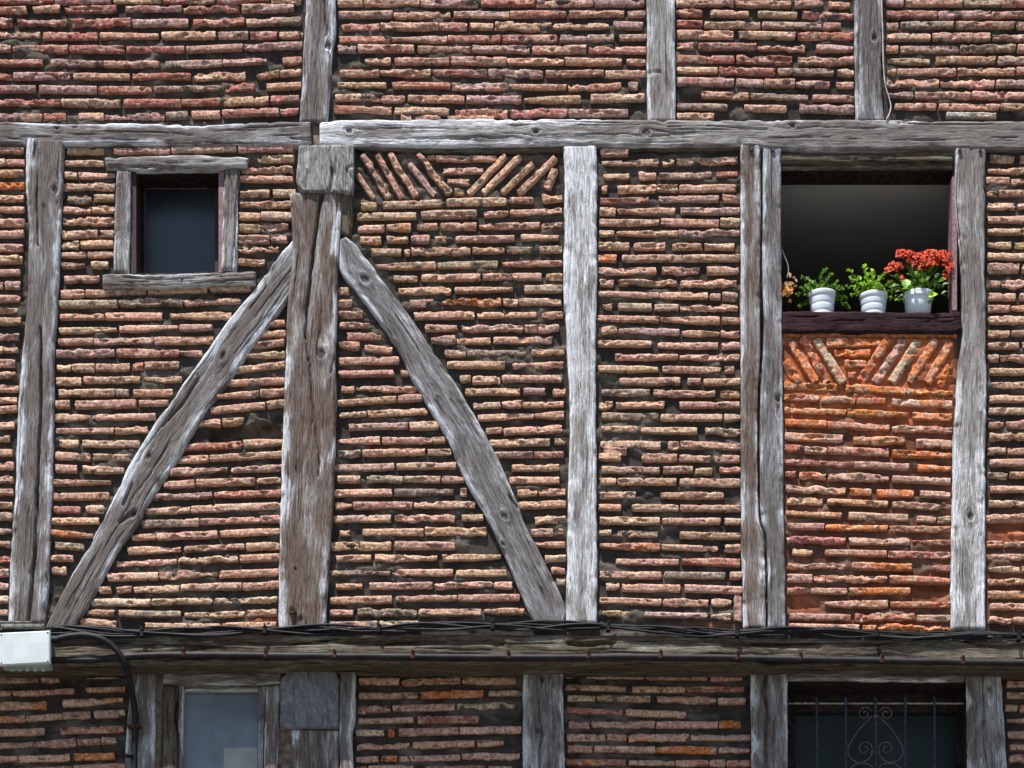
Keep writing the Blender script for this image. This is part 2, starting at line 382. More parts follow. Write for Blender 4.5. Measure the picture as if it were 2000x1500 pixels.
    def mortar(s, x0, x1, y0, y1, inside=None, step=4.0):
        nx = int(math.ceil((x1-x0)/step))+1; ny = int(math.ceil((y1-y0)/step))+1
        X, Y = np.meshgrid(np.linspace(x0, x1, nx), np.linspace(y0, y1, ny), indexing='ij')
        D = s.base+.003*fbm(X*.05, Y*.06, 4, 41)+np.clip(fbm(X*.020, Y*.045, 4, 45)-.16, 0, .30)*.045*(1+.8*fbm(X*.12, Y*.15, 3, 47))
        D = D+.007*orange(X, Y)*(Y < 800)
        Xn = X+9*fbm(X*.06, Y*.09, 3, 111); Yn = Y+6*fbm(X*.05, Y*.09, 3, 115)
        for hx0, hx1, hy0, hy1, hd in HOLES: D = D-hd*bump2(Xn, hx0, hx1, 2)*bump2(Yn, hy0, hy1, 1.6)
        F = gridfaces(nx, ny)
        if inside is not None:
            cx = X.reshape(-1)[F].mean(1); cy = Y.reshape(-1)[F].mean(1); F = F[inside(cx, cy)]
        o = orange(X, Y)[..., None]**1.4; n = fbm(X*.02, Y*.03, 3, 51)[..., None]
        g = np.array([.044, .038, .034])*(1+.3*n)  # mortar base darkened so its colour carries the shadow between bricks
        g = g+np.array([.045, .039, .031])*np.clip(fbm(X*.020, Y*.045, 4, 45)*4-.3, 0, 1)[..., None]
        C = (g*(1-o)+np.array([.38, .115, .05])*(1+.3*n)*o).reshape(-1, 3)
        V = WA(X, Y, s.base, D).reshape(-1, 3)
        used = np.unique(F); rm = np.zeros(len(V), int); rm[used] = np.arange(len(used))
        s._add(V[used], rm[F], C[used], 0)
    def build(s, parent):
        o = mesh(s.name, np.concatenate(s.V), np.concatenate(s.F), [MO, BR], parent, np.concatenate(s.M), {'Col': ('C', np.concatenate(s.C))})
        if s.label: o['label'] = s.label
        return o
HOLES = [(1786, 1862, 1140, 1152, .03), (1540, 1604, 1172, 1184, .018), (1935, 2060, 1024, 1036, .03), (412, 550, 834, 862, .06)]

# ------------------------------------------------------------------ timber
def beam(name, L, R, d, mat, parent, back=-.03, cracks=(), knots=(), wob=1.2, seed=0, nick=1., label=None, rnd=5., tone=(0., 0.), pitch=3.4):
    """one squared timber between two traced edges (photo pixels); d = how far its face stands out"""
    A, la = resample(L, 50); B, lb = resample(R, 50); ln = (la+lb)/2
    n = max(6, int(ln/pitch)); A, _ = resample(L, n); B, _ = resample(R, n)
    wd = np.hypot(*(B-A).T).mean(); m = int(np.clip(wd/1.6, 8, 62))
    t = np.linspace(0, ln, n)
    dirn = (B-A)/np.maximum(np.hypot(*(B-A).T), 1e-6)[:, None]
    A = A+dirn*(wob*1.6*fbm(t*.03+seed*3.1, t*0+.5, 4, 61))[:, None]
    B = B+dirn*(wob*1.6*fbm(t*.03+seed*3.1+40, t*0+7.5, 4, 65))[:, None]
    f = np.linspace(0, 1, m)
    f = .5-.5*np.cos(f*np.pi)*.35-.5*(1-2*f)*.65     # a little denser at the edges
    X = A[:, None, 0]*(1-f)+B[:, None, 0]*f; Y = A[:, None, 1]*(1-f)+B[:, None, 1]*f
    tt = np.repeat(t[:, None], m, 1); cc = np.repeat((f*wd)[None], n, 0)
    gy = cc.copy(); KN = np.zeros_like(X)
    for kx, ky, r in knots:
        i = np.argmin((X-kx)**2+(Y-ky)**2); ti = tt.flat[i]; ci = cc.flat[i]
        g = np.exp(-((tt-ti)/(2.4*r))**2-((cc-ci)/(1.1*r))**2); gy = gy-(cc-ci)*.8*g
        rr = np.hypot((tt-ti)/1.25, cc-ci)*(1+.5*fbm(tt*.07+kx, cc*.07+ky, 3, 99)); KN = np.maximum(KN, np.exp(-(rr/r)**2))
    ed = np.minimum(f, 1-f)[None]*wd*np.ones((n, 1)); ee = np.minimum(tt, ln-tt)
    D = d+.0025*fbm(tt*.012+seed, gy*.06, 2, 71)+.0016*fbm(tt*.02+seed, gy*.35, 3, 75)+.0008*fbm(tt*.2, gy*.6+seed, 2, 77)
    D = D-.010*(1-np.clip(ed/rnd, 0, 1))**2-.005*(1-np.clip(ee/4, 0, 1))**2
    D = D-nick*.009*np.clip(fbm(tt*.04+seed*7, cc*.03, 3, 81)-.18, 0, 1)*np.exp(-ed/7)*3
    D = D+.003*np.exp(-((KN-.55)/.2)**2)-.005*(KN > .85)
    for P, cw, cd in cracks:
        P2 = smoothline(P, 5) if len(P) > 2 else P
        # jagged path
        P2 = np.array(P2, float); P2 = P2+np.stack([fbm(P2[:, 1]*.08+seed, P2[:, 0]*.08, 2, 91)*2, fbm(P2[:, 0]*.08, P2[:, 1]*.08+9, 2, 92)*2], -1)
        ww = cw*(1+.5*fbm(X*.02+seed, Y*.02, 2, 95))
        D = D-cd*np.exp(-(distline(X, Y, P2)/ww)**2)
    rg = np.random.default_rng(int(seed*17)+3)
    for q in range(int(ln*wd/2600)+1):                 # drying checks along the grain
        t0 = rg.uniform(-.05, .95)*ln; l0 = rg.uniform(35, 190); c0 = rg.uniform(.08, .92)*wd; sl = rg.uniform(-.03, .03)
        u = (tt-t0)/l0; line = c0+sl*(tt-t0)+1.6*fbm(tt*.035+q*7, tt*0+seed, 3, 121)
        gg = gy-line; env = np.clip(np.sin(np.clip(u, 0, 1)*np.pi), 0, 1)**.5*rg.uniform(.35, 1)
        D = D-.014*env*np.exp(-(gg/1.05)**2)+.0022*env*np.exp(-((gg-2.6)/1.5)**2)
    def pad(Z, v=None):
        Z = np.concatenate([Z[:, :1], Z, Z[:, -1:]], 1); Z = np.concatenate([Z[:1], Z, Z[-1:]], 0)
        if v is not None: Z = Z.copy(); Z[0] = v; Z[-1] = v; Z[:, 0] = v; Z[:, -1] = v
        return Z
    depth = (d-back)
    GX = pad(tt)*PX; GY = pad(gy)*PX
    GY[:, 0] -= depth; GY[:, -1] += depth; GX[0] -= depth; GX[-1] += depth
    GE = pad(np.clip((1-np.clip(ed/(wd*.5), 0, 1))*(.78+.75*fbm(tt*.018+seed*2, np.where(cc > wd/2, 9., 2.)+cc*.02, 3, 97)), 0, 1)); KN = pad(KN)
    V = WA(pad(X), pad(Y), d, pad(D, back)).reshape(-1, 3)
    # orientation: make faces look at the street
    F = gridfaces(n+2, m+2); c = np.cross([*(B[0]-A[0]), 0], [*(A[-1]-A[0]), 0])[2]
    if c < 0: F = F[:, ::-1].copy()
    gr = np.stack([GX+seed*3.37, GY+seed*1.91, GE], -1).reshape(-1, 3)
    o = mesh(name, V, F, mat, parent, attrs={'gr': ('V', gr), 'kn': ('F', KN.ravel()), 'tn': ('F', pad(tone[0]+(tone[1]-tone[0])*tt/ln).ravel())})
    if label: o['label'] = label
    return o
def hbeam(name, top, bot, *a, **k): return beam(name, top, bot, *a, **k)

# ================================================================== STREET
g = MB(); g.add([(-60, -60, 0), (60, -60, 0), (60, 60, 0), (-60, 60, 0)], [(0, 1, 2, 3)])
STREET = mat_plain('paving_stone', (.13, .125, .115), .9, .2, .15, 2, .3)
tag(g.build('street', STREET), kind='structure')

# ================================================================== HOUSE
house = tag(empty('timber_framed_house'), 'old timber framed house wall of thin red bricks between grey weathered oak beams', 'house')

# ---- brick infill, upper storey
p = Panel('brick_panel', 'topleft', ext='L', label='purplish red bricks in the upper left corner above the long beam')
p.rows(0, 0, '''
2 -4: 0-300 310-620 630-900 915-1200 1215-1500 1515-1680
0,55 700,45 1650,45: 0-150 185-335 365-650 700-1015 1025-1335 1350-1640
0,125 1000,125 1690,120: 0-70 100-375 400-730 740-1050 1080-1365 1375-1680
0,190 700,200 1690,190: 0-225 240-545 560-885 900-1205 1215-1385 1395-1545 1560-1690
0,268 1000,275 1690,250: 0-60 70-380 390-695 705-1030 1040-1355 1365-1690
0,350 900,358 1690,335: 0-240 285-575 580-890 925-1240 1245-1490 1580-1685
0,420 900,425 1400,420 1690,400: 0-70 75-390 410-725 740-1065 1085-1370 1430-1560 1565-1680
0,492 600,500 1200,495 1690,475: 0-200 220-540 550-850 860-1230 1260-1420 1490-1680
0,570 700,575 1300,565 1690,545: 20-340 345-675 690-1010 1015-1230 1250-1500 1510-1670
0,648 900,648 1690,615: 0-235 245-370 440-580 585-920 925-1050 1070-1230 1240-1555 1560-1665''')
p.fill(-200, 592, -150, -10); p.mortar(-200, 622, -170, 262); p.build(house)
p = Panel('brick_panel', 'top')
p.rows(650, 0, '''
12 15: 25-170 175-485 490-810 830-1130 1140-1455 1460-1740
0,82 1750,75: 30-335 340-655 675-985 990-1300 1320-1625 1645-1745
148 142: 50-260 265-590 595-750 765-895 905-1220 1230-1540 1565-1730
20,218 900,215 1750,205: 35-320 330-640 645-935 945-1250 1270-1570 1600-1750
270 275: 30-130 140-455 475-775 780-1100 1115-1415 1430-1750
335 345: 180-325 345-650 660-970 975-1290 1295-1615 1640-1745
405 410: 40-260 265-550 560-860 865-1175 1190-1510 1520-1745
20,468 1300,485 1750,475: 25-300 330-655 665-980 985-1305 1315-1610 1650-1700
20,540 1000,558 1750,545: 15-160 165-405 420-735 745-1050 1070-1385 1440-1740
605 628 628: 10-330 345-650 685-975 995-1310 1315-1650
658 660: 380-600 640-900''')
p.fill(650, 1264, -150, -10); p.mortar(622, 1292, -170, 262); p.build(house)
p = Panel('brick_panel', 'top')
p.rows(1300, 0, '''
12 25: 60-380 390-700 725-880 910-1030
70 88: 60-205 250-465 515-735 765-1050
130 148: 65-205 215-530 540-870 880-975
190 200: 65-380 410-725 740-1045
255 272: 65-160 185-505 515-780 840-1045
325 340: 65-385 395-705 740-1050
390 405: 65-290 295-610 625-935 960-1050
455 470: 65-380 395-545 550-720 730-915 955-1050
525 548: 200-465 475-795 820-1050
590 612: 65-345 440-675 750-1050
645 648: 65-270''')
p.fill(1320, 1670, -150, -10); p.mortar(1292, 1697, -170, 262); p.build(house)
p = Panel('brick_panel', 'top', ext='R')
p.rows(1300, 0, '''
15: 1235-1330 1340-1655 1665-1870 1875-2050
82 80: 1235-1515 1520-1815 1820-2050
143 140: 1235-1300 1310-1605 1620-1950 1960-2050
205: 1240-1480 1490-1810 1825-2050
270: 1230-1300 1310-1635 1645-1955 1965-2050
340 330: 1240-1475 1510-1840 1855-2050
402 392: 1240-1285 1295-1620 1630-1950 1960-2050
465: 1235-1525 1535-1835 1845-2050
530: 1240-1380 1390-1705 1710-2050
590 597: 1280-1510 1525-1865 1870-2050''')
p.brick(1848, 225, 1946, 226, 11, .03, (.42, .40, .36))
p.fill(1727, 2200, -150, -10); p.mortar(1697, 2200, -170, 262); p.build(house)

# ---- middle storey
BL = [(572, 522), (545, 555), (495, 620), (430, 705), (370, 795), (312, 880), (262, 960), (240, 1015), (200, 1090), (157, 1165), (115, 1240)]
BRc = [(663, 470), (700, 525), (752, 600), (808, 690), (862, 780), (915, 865), (962, 955), (1000, 1040), (1040, 1125), (1072, 1240)]
yl = lambda P: (np.array([q[1] for q in P]), np.array([q[0] for q in P]))
def xl(P, y): a, b = yl(P); return np.interp(y, a, b)
p = Panel('brick_panel', 'left', ext='L')
p.rows(0, 0, '''
835: 0-135
903: 0-30 35-140
968: 0-130
1038: 0-135
1108: 0-135
1170: 0-135
1240: 0-140
1305: 0-135
1380: 0-130
1448: 0-125''')
p.rows(0, 500, '''
20: 0-105
90: 0-115
160: 0-15 30-115
238: 0-115
298: 0-100
362: 0-120
447: 0-105
520: 0-15 20-100
595: 0-85
665: 0-90
735: 0-105
800: 0-95
870 850: 0-95
955 940: 0-80
1018: 0-55
1095: 0-70
1170: 0-75
1245: 0-75
1315: 0-75
1390: 0-70
1455: 0-70''')
p.rows(0, 975, '''
175: 0-65
248: 0-60
330: 0-55
405: 0-50
478: 0-48
555: 0-48
630: 0-45''')
p.mortar(-200, 62, 262, 1280); p.build(house)

p = Panel('brick_panel', 'left', label='brick infill around the small high window, left of the sloping brace')
p.rows(0, 0, '''
640,842 1640,825: 375-580 635-950 960-1320 1330-1640
908: 360-580
975: 360-430 440-640
1040: 350-640
1105: 380-510 525-640
1168: 350-510 515-640
1232: 350-635
1302: 345-545 560-640
1360: 345-440 450-635
1418: 340-480 490-635
1480: 345-475 510-605
885: 1440-1640
945: 1345-1635
1000: 1340-1635
1078: 1340-1505 1525-1650
1140: 1340-1640
1205: 1335-1455 1460-1630
1270: 1335-1455 1460-1610
1335: 1330-1505 1515-1600
1392: 1330-1555
1462: 1330-1480''')
p.rows(0, 500, '''
128: 360-555
340,210 1400,180: 340-470 475-815 825-1155 1175-1400
270 255: 330-655 665-1020 1025-1340
340 330: 335-585 590-905 950-1290
412 395: 330-650 665-995 1005-1185
480 465: 325-520 525-855 860-1190
540: 315-640 650-1000 1005-1130
625 608: 320-395 400-530 535-725 740-800 810-1000
695 685: 315-455 465-785 805-1015
762: 330-640 645-720 745-965
828 820: 310-390 420-760 775-940
903 892: 310-530 535-870
975 965: 310-635 640-825
1042 1050: 330-440 460-780
1115 1122: 310-505 520-740
1185 1195: 310-430 460-690
1262: 295-620
1340: 290-610
1412: 300-450 480-580
1478: 290-550''')
p.rows(0, 975, '''
190 208: 285-520
255 268: 310-470
330: 280-410
398: 290-370''')
LWH = (256, 436, 326, 534)
p.mortar(62, 580, 262, 1280, lambda x, y: (x < xl(BL, y)) & ~((x > LWH[0]) & (x < LWH[1]) & (y > LWH[2]) & (y < LWH[3])), step=4)
p.build(house)

p = Panel('brick_panel', 'left', label='triangular brick infill between the left brace and the central post, with a broken hollow')
p.rows(0, 500, '''
375: 1500-1590
435: 1445-1595
502 480: 1410-1590
562 548: 1350-1590
640 605: 1310-1590
708 692: 1270-1590
785 755: 1210-1445 1450-1590
862 822: 1175-1480 1490-1590
932 918: 1100-1230 1240-1360
1068 1038: 1020-1350 1360-1590
1135 1105: 990-1165 1170-1580
1205 1178: 945-1270 1290-1580
1275 1248: 915-1085 1095-1425 1435-1570
1348 1318: 850-1185 1195-1570
1425 1388: 815-1060 1065-1570
1492 1465: 790-1110 1115-1450 1455-1570''')
p.rows(0, 975, '''
212 176: 735-870 875-1215 1225-1560
285 260: 710-1010 1030-1365 1375-1560
360 322: 650-985 995-1330 1340-1560
437 402: 600-885 890-1215 1225-1560
507 478: 550-620 650-735 745-1000 1010-1350 1355-1560
580 558: 510-840 845-1185 1200-1545
632 645 632: 490-640 665-1010 1030-1365 1375-1545
685 712 700: 450-650 810-1230 1240-1540''')
p.mortar(80, 606, 500, 1280, lambda x, y: x >= xl(BL, y)); p.build(house)

p = Panel('brick_panel', 'mid', label='triangular brick infill between the central post and the right brace')
p.rows(650, 500, '''
192: 30-90
265: 30-110
328: 30-170
385: 35-210
443: 80-270
492 528: 35-150 180-330
582: 35-370
655: 35-340 380-430
740: 50-120 130-470
818 788: 25-355 365-500
888 862: 35-190 195-530
955 942: 90-420 430-590
1030 1022: 30-265 275-630
1100 1090: 25-155 165-515 530-660
1178 1168: 10-345 355-690
1245: 25-155 190-390 395-600 610-730
1322 1315: 5-330 345-675 710-750
1392 1385: 15-110 115-445 455-795
1468 1458: 5-325 345-680 720-840''')
p.rows(650, 975, '''
185 175: 40-95 165-505 515-860
258: n10-325 345-680
332 320: 20-215 235-585 610-940
408: n15-320 335-670 690-970
485 478: 20-165 205-555 570-890 900-1000
562 545: n15-330 350-695 700-1045
635 625: n15-115 140-470 480-830 845-1070
700 694: n15-250 260-480''')
p.mortar(606, 1090, 455, 1280, lambda x, y: x < xl(BRc, y)); p.build(house)

p = Panel('brick_panel', 'mid', label='brick infill right of the brace with slanted bricks fanned under the long beam')
Z = (680, 280, .22)
for q in ['85,280 235,500 48', '130,100 355,490 60', '260,110 480,490 55', '370,90 600,475 58', '545,180 770,460 56', '630,90 900,455 60', '705,118 772,122 50',
          '780,130 1320,130 55', '845,245 1200,240 52', '880,335 1080,340 50', '945,430 1030,430 66', '1395,110 1070,455 60', '1530,110 1195,445 62',
          '1640,180 1365,445 52', '1840,130 1515,450 60', '1835,230 1765,400 70']:
    a, b, h = q.split(); a = [float(i) for i in a.split(',')]; b = [float(i) for i in b.split(',')]
    p.brick(Z[0]+a[0]*Z[2], Z[1]+a[1]*Z[2], Z[0]+b[0]*Z[2], Z[1]+b[1]*Z[2], float(h)*Z[2])
p.rows(650, 0, '''
160,1150 600,1130 1280,1110: 160-245 280-610 635-970 990-1120 1170-1280
130,1205 800,1195 1280,1175: 135-465 495-805 845-980 990-1280
140,1275 1280,1250: 140-290 300-435 470-585 605-800 815-1155 1160-1280
150,1340 1260,1325: 155-270 300-420 440-540 570-635 685-1015 1050-1260
210,1408 1280,1388: 215-385 400-430 440-770 780-960 970-1115 1155-1280
240,1485 1280,1465: 240-575 585-920 945-1280''')
p.rows(650, 500, '''
122 112: 340-475 495-825 835-1000 1005-1165 1190-1280
195 182: 365-660 680-1005 1070-1280
265 252: 430-560 610-940 950-1035 1040-1275
330 325: 455-790 805-1135 1165-1285
400 402: 515-695 720-1065 1070-1260
472 466: 550-685 690-880 895-1225
540: 625-745 750-1080 1110-1290
608: 640-960 1005-1290
685: 710-770 780-935 945-1280
755: 740-1045 1065-1185 1230-1300
830 824: 785-935 945-1055 1060-1290
900 885: 810-1125 1130-1290
972 962: 855-945 955-1280
1042 1032: 875-1210 1240-1300
1108 1104: 900-1120 1125-1290
1182 1176: 1000-1265
1250: 985-1265
1322 1312: 1030-1140 1150-1300
1392 1382: 1035-1300
1478 1465: 1130-1300''')
p.rows(650, 975, '''
180: 1105-1230 1260-1285
250: 1130-1295
330: 1185-1300
398: 1220-1295
460: 1250-1300''')
p.mortar(606, 1134, 262, 1280, lambda x, y: (x >= xl(BRc, y)) | (y < 455)); p.build(house)

p = Panel('brick_panel', 'mid')
p.rows(650, 0, '''
850: 1495-1650
912 888: 1500-1820 1840-1905 1922-2260
988 970: 1510-1655 1710-1805 1820-2115 2140-2260
1055 1042: 1500-1530 1590-1805 1810-1925 1935-2250
1118 1105: 1490-1765 1820-2155 2175-2270
1178: 1490-1580 1590-1910 1940-2270
1238: 1490-1820 1830-2155 2165-2270
1298 1302: 1490-1570 1585-1925 1930-2270
1370 1376: 1485-1655 1680-1855 1895-2060 2075-2240
1440: 1480-1585 1615-1950 1955-2270''')
p.rows(650, 500, '''
80: 1485-1805 1835-2045 2090-2265
148 152: 1490-1570 1595-1920 1940-2255
212 225: 1485-1820 1825-2095 2105-2165 2175-2260
280 290: 1505-1560 1590-1780 1795-1930 1940-2260
345 360: 1480-1820 1830-2160 2170-2275
415 432: 1500-1585 1595-1935 1950-2160 2165-2270
485 500: 1480-1780 1815-2150 2170-2270
562: 1575-1925 1935-2270
628 634: 1480-1815 1840-2165 2190-2240
700: 1600-1940 1980-2050 2070-2275
762 765: 1500-1770 1790-2135 2160-2270
830: 1485-1565 1580-1850 1935-2270
892 902: 1500-1820 1830-2175 2185-2275
965 980: 1500-1700 1720-2035 2080-2275
1045 1060: 1495-1830 1870-1935 1940-2275
1080 1095: 1510-1640
1122 1128: 1485-1610 1725-1920 1935-2110 2130-2270
1190 1195: 1500-1825 1845-2010 2025-2120 2160-2275
1255 1262: 1490-1580 1590-1915 1935-2275
1335: 1490-1690 1830-2180
1400 1410: 1485-1610 1670-1930 1940-2275
1475 1480: 1490-1825 1840-2165 2185-2275''')
p.rows(650, 975, '''
185 205: 1490-1555 1590-1815 1935-2275
260 275: 1490-1825 1835-2150 2190-2275
345 350: 1580-1930 1950-2275
418 425: 1490-1835 1850-2190 2215-2285
485 505: 1525-1600 1615-1940 1965-2285
562 580: 1490-1835 1845-2095 2115-2225
638 655: 1505-1690 1740-2090 2110-2220''')
p.brick(1442, 1165, 1441, 1214, 16)
p.mortar(1134, 1490, 262, 1280); p.build(house)

p = Panel('brick_panel', 'org', label='orange stained bricks under the flower window, the top ones set in a slanted fan')
Z = (1500, 440, .22)
oc = [(.56, .17, .06), (.60, .19, .06), (.5, .15, .08), (.50, .38, .25), (.42, .23, .18), (.58, .21, .09)]
for i, q in enumerate(['150,1210 290,1390 86', '215,1040 430,1390 84', '300,1000 530,1390 82', '430,1010 670,1395 82', '520,1042 1000,1042 82', '590,1132 910,1132 70', '680,1232 870,1232 68',
          '710,1330 775,1330 60', '1070,1010 820,1395 84', '1205,1020 945,1395 82', '1330,1030 1100,1400 82', '1485,1020 1260,1400 82', '1620,1040 1415,1400 82', '1615,1250 1525,1425 62']):
    a, b, h = q.split(); a = [float(k) for k in a.split(',')]; b = [float(k) for k in b.split(',')]
    c = oc[[0, 0, 2, 3, 1, 0, 5, 2, 0, 4, 3, 1, 5, 1][i]]
    p.brick(Z[0]+a[0]*Z[2], Z[1]+a[1]*Z[2], Z[0]+b[0]*Z[2], Z[1]+b[1]*Z[2], float(h)*Z[2], .027, c)
p.rows(1300, 500, '''
718 768: 660-960 1005-1340 1345-1385 1390-1600
788 828: 660-855 870-1060 1065-1225 1265-1600
855 898: 660-1010 1015-1350 1380-1600
928 972: 670-900 905-1250 1265-1600
1002 1048: 665-990 1050-1335 1400-1595
1072 1112: 665-750 775-900 905-1245 1265-1595
1148 1188: 665-1005 1055-1360 1405-1595
1214 1258: 670-725 750-895 910-1245 1265-1590
1298 1332: 670-1005 1030-1150 1180-1385 1420-1590
1362 1398: 680-875 905-1240 1265-1595
1432 1470: 670-980 1020-1355 1405-1510 1520-1590''')
p.rows(1300, 975, '''
148 168: 680-885 895-1240 1250-1590
225 240: 675-1005 1025-1360 1380-1590
292 308: 710-820 890-1235 1245-1590
368 385: 680-1005 1040-1375 1480-1590
440 450: 680-820 830-890 895-1235 1250-1590
508 514: 680-810 815-1015 1025-1365
582 588: 890-1240 1255-1590
654 662: 690-1035 1055-1390 1400-1590
712 724: 690-1080 1100-1590''')
p.mortar(1490, 1892, 632, 1280)
p.build(house)

p = Panel('brick_panel', 'mid', ext='R')
p.rows(1300, 0, '''
885: 1810-1945 1980-2100
950: 1800-2100
1008: 1790-1920 1930-2100
1078: 1795-1850 1860-2100
1148: 1800-1950 1965-2100
1220: 1800-2100
1290: 1800-1985 1995-2100
1365: 1800-1930 1950-2100
1430: 1800-2100
1495: 1800-1970 1990-2100''')
p.rows(1300, 500, '''
75: 1800-1970 1990-2100
155: 1810-1865 1875-2100
225: 1805-1955 1980-2100
290: 1800-1920 1925-2100
360: 1800-2100
430: 1800-1920 1930-2100
500: 1800-1970 1990-2100
570: 1800-1860 1870-2100
645: 1810-2100
720: 1820-2100
795: 1810-2100
865: 1805-2100
940: 1805-1890 1900-2100
1010: 1810-2100
1085: 1800-1900 1910-2100
1155: 1810-2100
1220: 1800-1910 1920-2100
1300: 1810-2100
1380: 1805-2100
1455: 1810-2100''')
p.rows(1300, 975, '''
105: 1790-2100
250: 1790-1880 1890-2100
320: 1800-2100
390: 1800-1980 1985-2100
460: 1800-2100
530: 1800-2100
600: 1810-2100
675: 1805-1930 1940-2100''')
p.mortar(1892, 2200, 262, 1280); p.build(house)

# ---- lower storey, set back under the bearing beam
LB = -.17
p = Panel('brick_panel', 'low', LB, 'L')
p.rows(0, 975, '''
1010 975: 0-215 230-330 345-700
1082 1058: 0-60 70-415 480-700
1158 1120: 0-260 350-690
1228 1192: 0-140 145-345 350-505 525-700
1302 1278: 0-250 335-690
1378 1345: 0-185 190-425 430-560 565-650
1452 1430: 0-100 105-390 410-640
1520 1490: 0-80 100-400 410-700''')
p.fill(-200, 250, 1532, 1620); p.mortar(-200, 275, 1270, 1640); p.build(house)
p = Panel('brick_panel', 'low', LB)
p.rows(650, 975, '''
1018 1010: 145-370 385-710 725-1020
1098 1080: 145-475 490-840 870-1055
1172 1150: 140-320 335-680 695-1015
1238 1226: 145-450 475-815
1302 1285: 130-285 310-345 370-705 710-1055
1382 1358: 135-430 445-790 805-955
1452 1432: 130-255 270-360 370-710 720-1045
1505: 130-190 200-450 520-850 870-1000''')
p.fill(690, 1022, 1526, 1620); p.mortar(675, 1060, 1270, 1640); p.build(house)
p = Panel('brick_panel', 'low', LB)
p.rows(650, 975, '''
978 992: 1300-1395 1415-1740 1750-2095 2110-2285
1045 1065 1058: 1300-1635 1670-1965 1972-2300
1110 1128: 1310-1465 1475-1770 1810-2140 2150-2305
1175 1205: 1305-1620 1635-1970
1258 1255: 1315-1430 1445-1800 1805-2150 2155-2275
1330: 1305-1520 1530-1640 1650-1990 2000-2330
1392 1402: 1310-1450 1460-1800 1805-2145 2150-2330
1468 1474: 1300-1635 1650-1910 1915-2095 2100-2190 2195-2330''')
p.fill(1102, 1468, 1518, 1620); p.mortar(1060, 1502, 1270, 1640); p.build(house)
p = Panel('brick_panel', 'low', LB, 'R')
p.rows(1300, 975, '''
965: 1900-2100
1030: 1900-2100
1095: 1900-2100
1165: 1895-1965 1975-2100
1235: 1905-2100
1310: 1910-2100
1385: 1915-2100
1450: 1915-2100''')
p.fill(1968, 2200, 1512, 1620); p.mortar(1926, 2200, 1270, 1640); p.build(house)
# brown plaster beside the lower left window
def plaster(x0, x1, y0, y1, d):
    m = int((x1-x0)/4)+2; n = int((y1-y0)/4)+2
    X, Y = np.meshgrid(np.linspace(x0, x1, m), np.linspace(y0, y1, n), indexing='ij')
    D = d+.004*fbm(X*.06, Y*.04, 3, 101)
    return mesh('plaster_infill', WA(X, Y, d, D).reshape(-1, 3), gridfaces(m, n), PLAST, house)
plaster(275, 352, 1275, 1640, -.125); plaster(505, 675, 1275, 1640, -.125)
plaster(1490, 1892, 262, 305, 0); plaster(352, 505, 1275, 1345, -.125); plaster(1502, 1926, 1275, 1331, -.11)

# ---- timbers of the upper storey
beam('timber_post', [(598, -170), (598, -10), (592, 100), (590, 150), (585, 237)], [(656, -170), (656, 0), (655, 60), (648, 110), (645, 180), (638, 237)], .034, WOOD, house, seed=1, knots=[(640, 90, 12)],
     cracks=[([(632, -10), (640, 60), (646, 140), (640, 230)], 2.2, .02)])
beam('timber_post', [(1263, -170), (1264, 120), (1266, 236)], [(1318, -170), (1319, 120), (1320, 236)], .030, WOODP, house, seed=2, cracks=[([(1266, 142), (1290, 140)], 1.8, .01)])
beam('timber_post', [(1669, -170), (1670, 100), (1672, 236)], [(1723, -170), (1722, 120), (1727, 236)], .032, WOODS, house, seed=3, knots=[(1708, 75, 12)])
# long horizontal beam in two lengths
hbeam('timber_beam', [(-200, 234), (-10, 236), (120, 240), (300, 240), (400, 244), (500, 238), (606, 236)], [(-200, 280), (200, 282), (400, 282), (560, 281), (608, 274)], .038, WOOD, house, seed=4,
      knots=[(112, 250, 8)], cracks=[([(560, 268), (585, 272), (610, 271)], 2, .015), ([(150, 248), (125, 243)], 1.5, .01)], label='left length of the long horizontal beam')
hbeam('timber_beam', [(624, 238), (660, 234), (900, 231), (1300, 233), (1700, 233), (1850, 235), (2200, 234)], [(624, 281), (800, 286), (1000, 284), (1100, 283), (1300, 286), (1450, 284), (1530, 290), (1700, 292), (1860, 289), (2200, 296)], .040, WOODP, house, seed=5,
      knots=[(1046, 257, 12), (1262, 257, 13), (680, 255, 14), (1548, 245, 9), (1755, 242, 8)], cracks=[([(880, 271), (930, 273)], 2, .015), ([(1380, 245), (1500, 252)], 1.5, .008)], nick=1.2, tone=(.22, -.5),
      label='right length of the long horizontal beam')
hbeam('beam_underlip', [(693, 283), (900, 286), (1100, 283)], [(693, 294), (800, 297), (1000, 299), (1100, 295)], .022, WOODL, house, seed=6, wob=2)
hbeam('beam_underlip', [(1168, 284), (1300, 287), (1447, 284)], [(1168, 292), (1300, 295), (1447, 293)], .022, WOODL, house, seed=7, wob=2)
hbeam('joint_filler', [(606, 233), (606, 290)], [(626, 233), (626, 290)], .012, PLAST, house, seed=8)
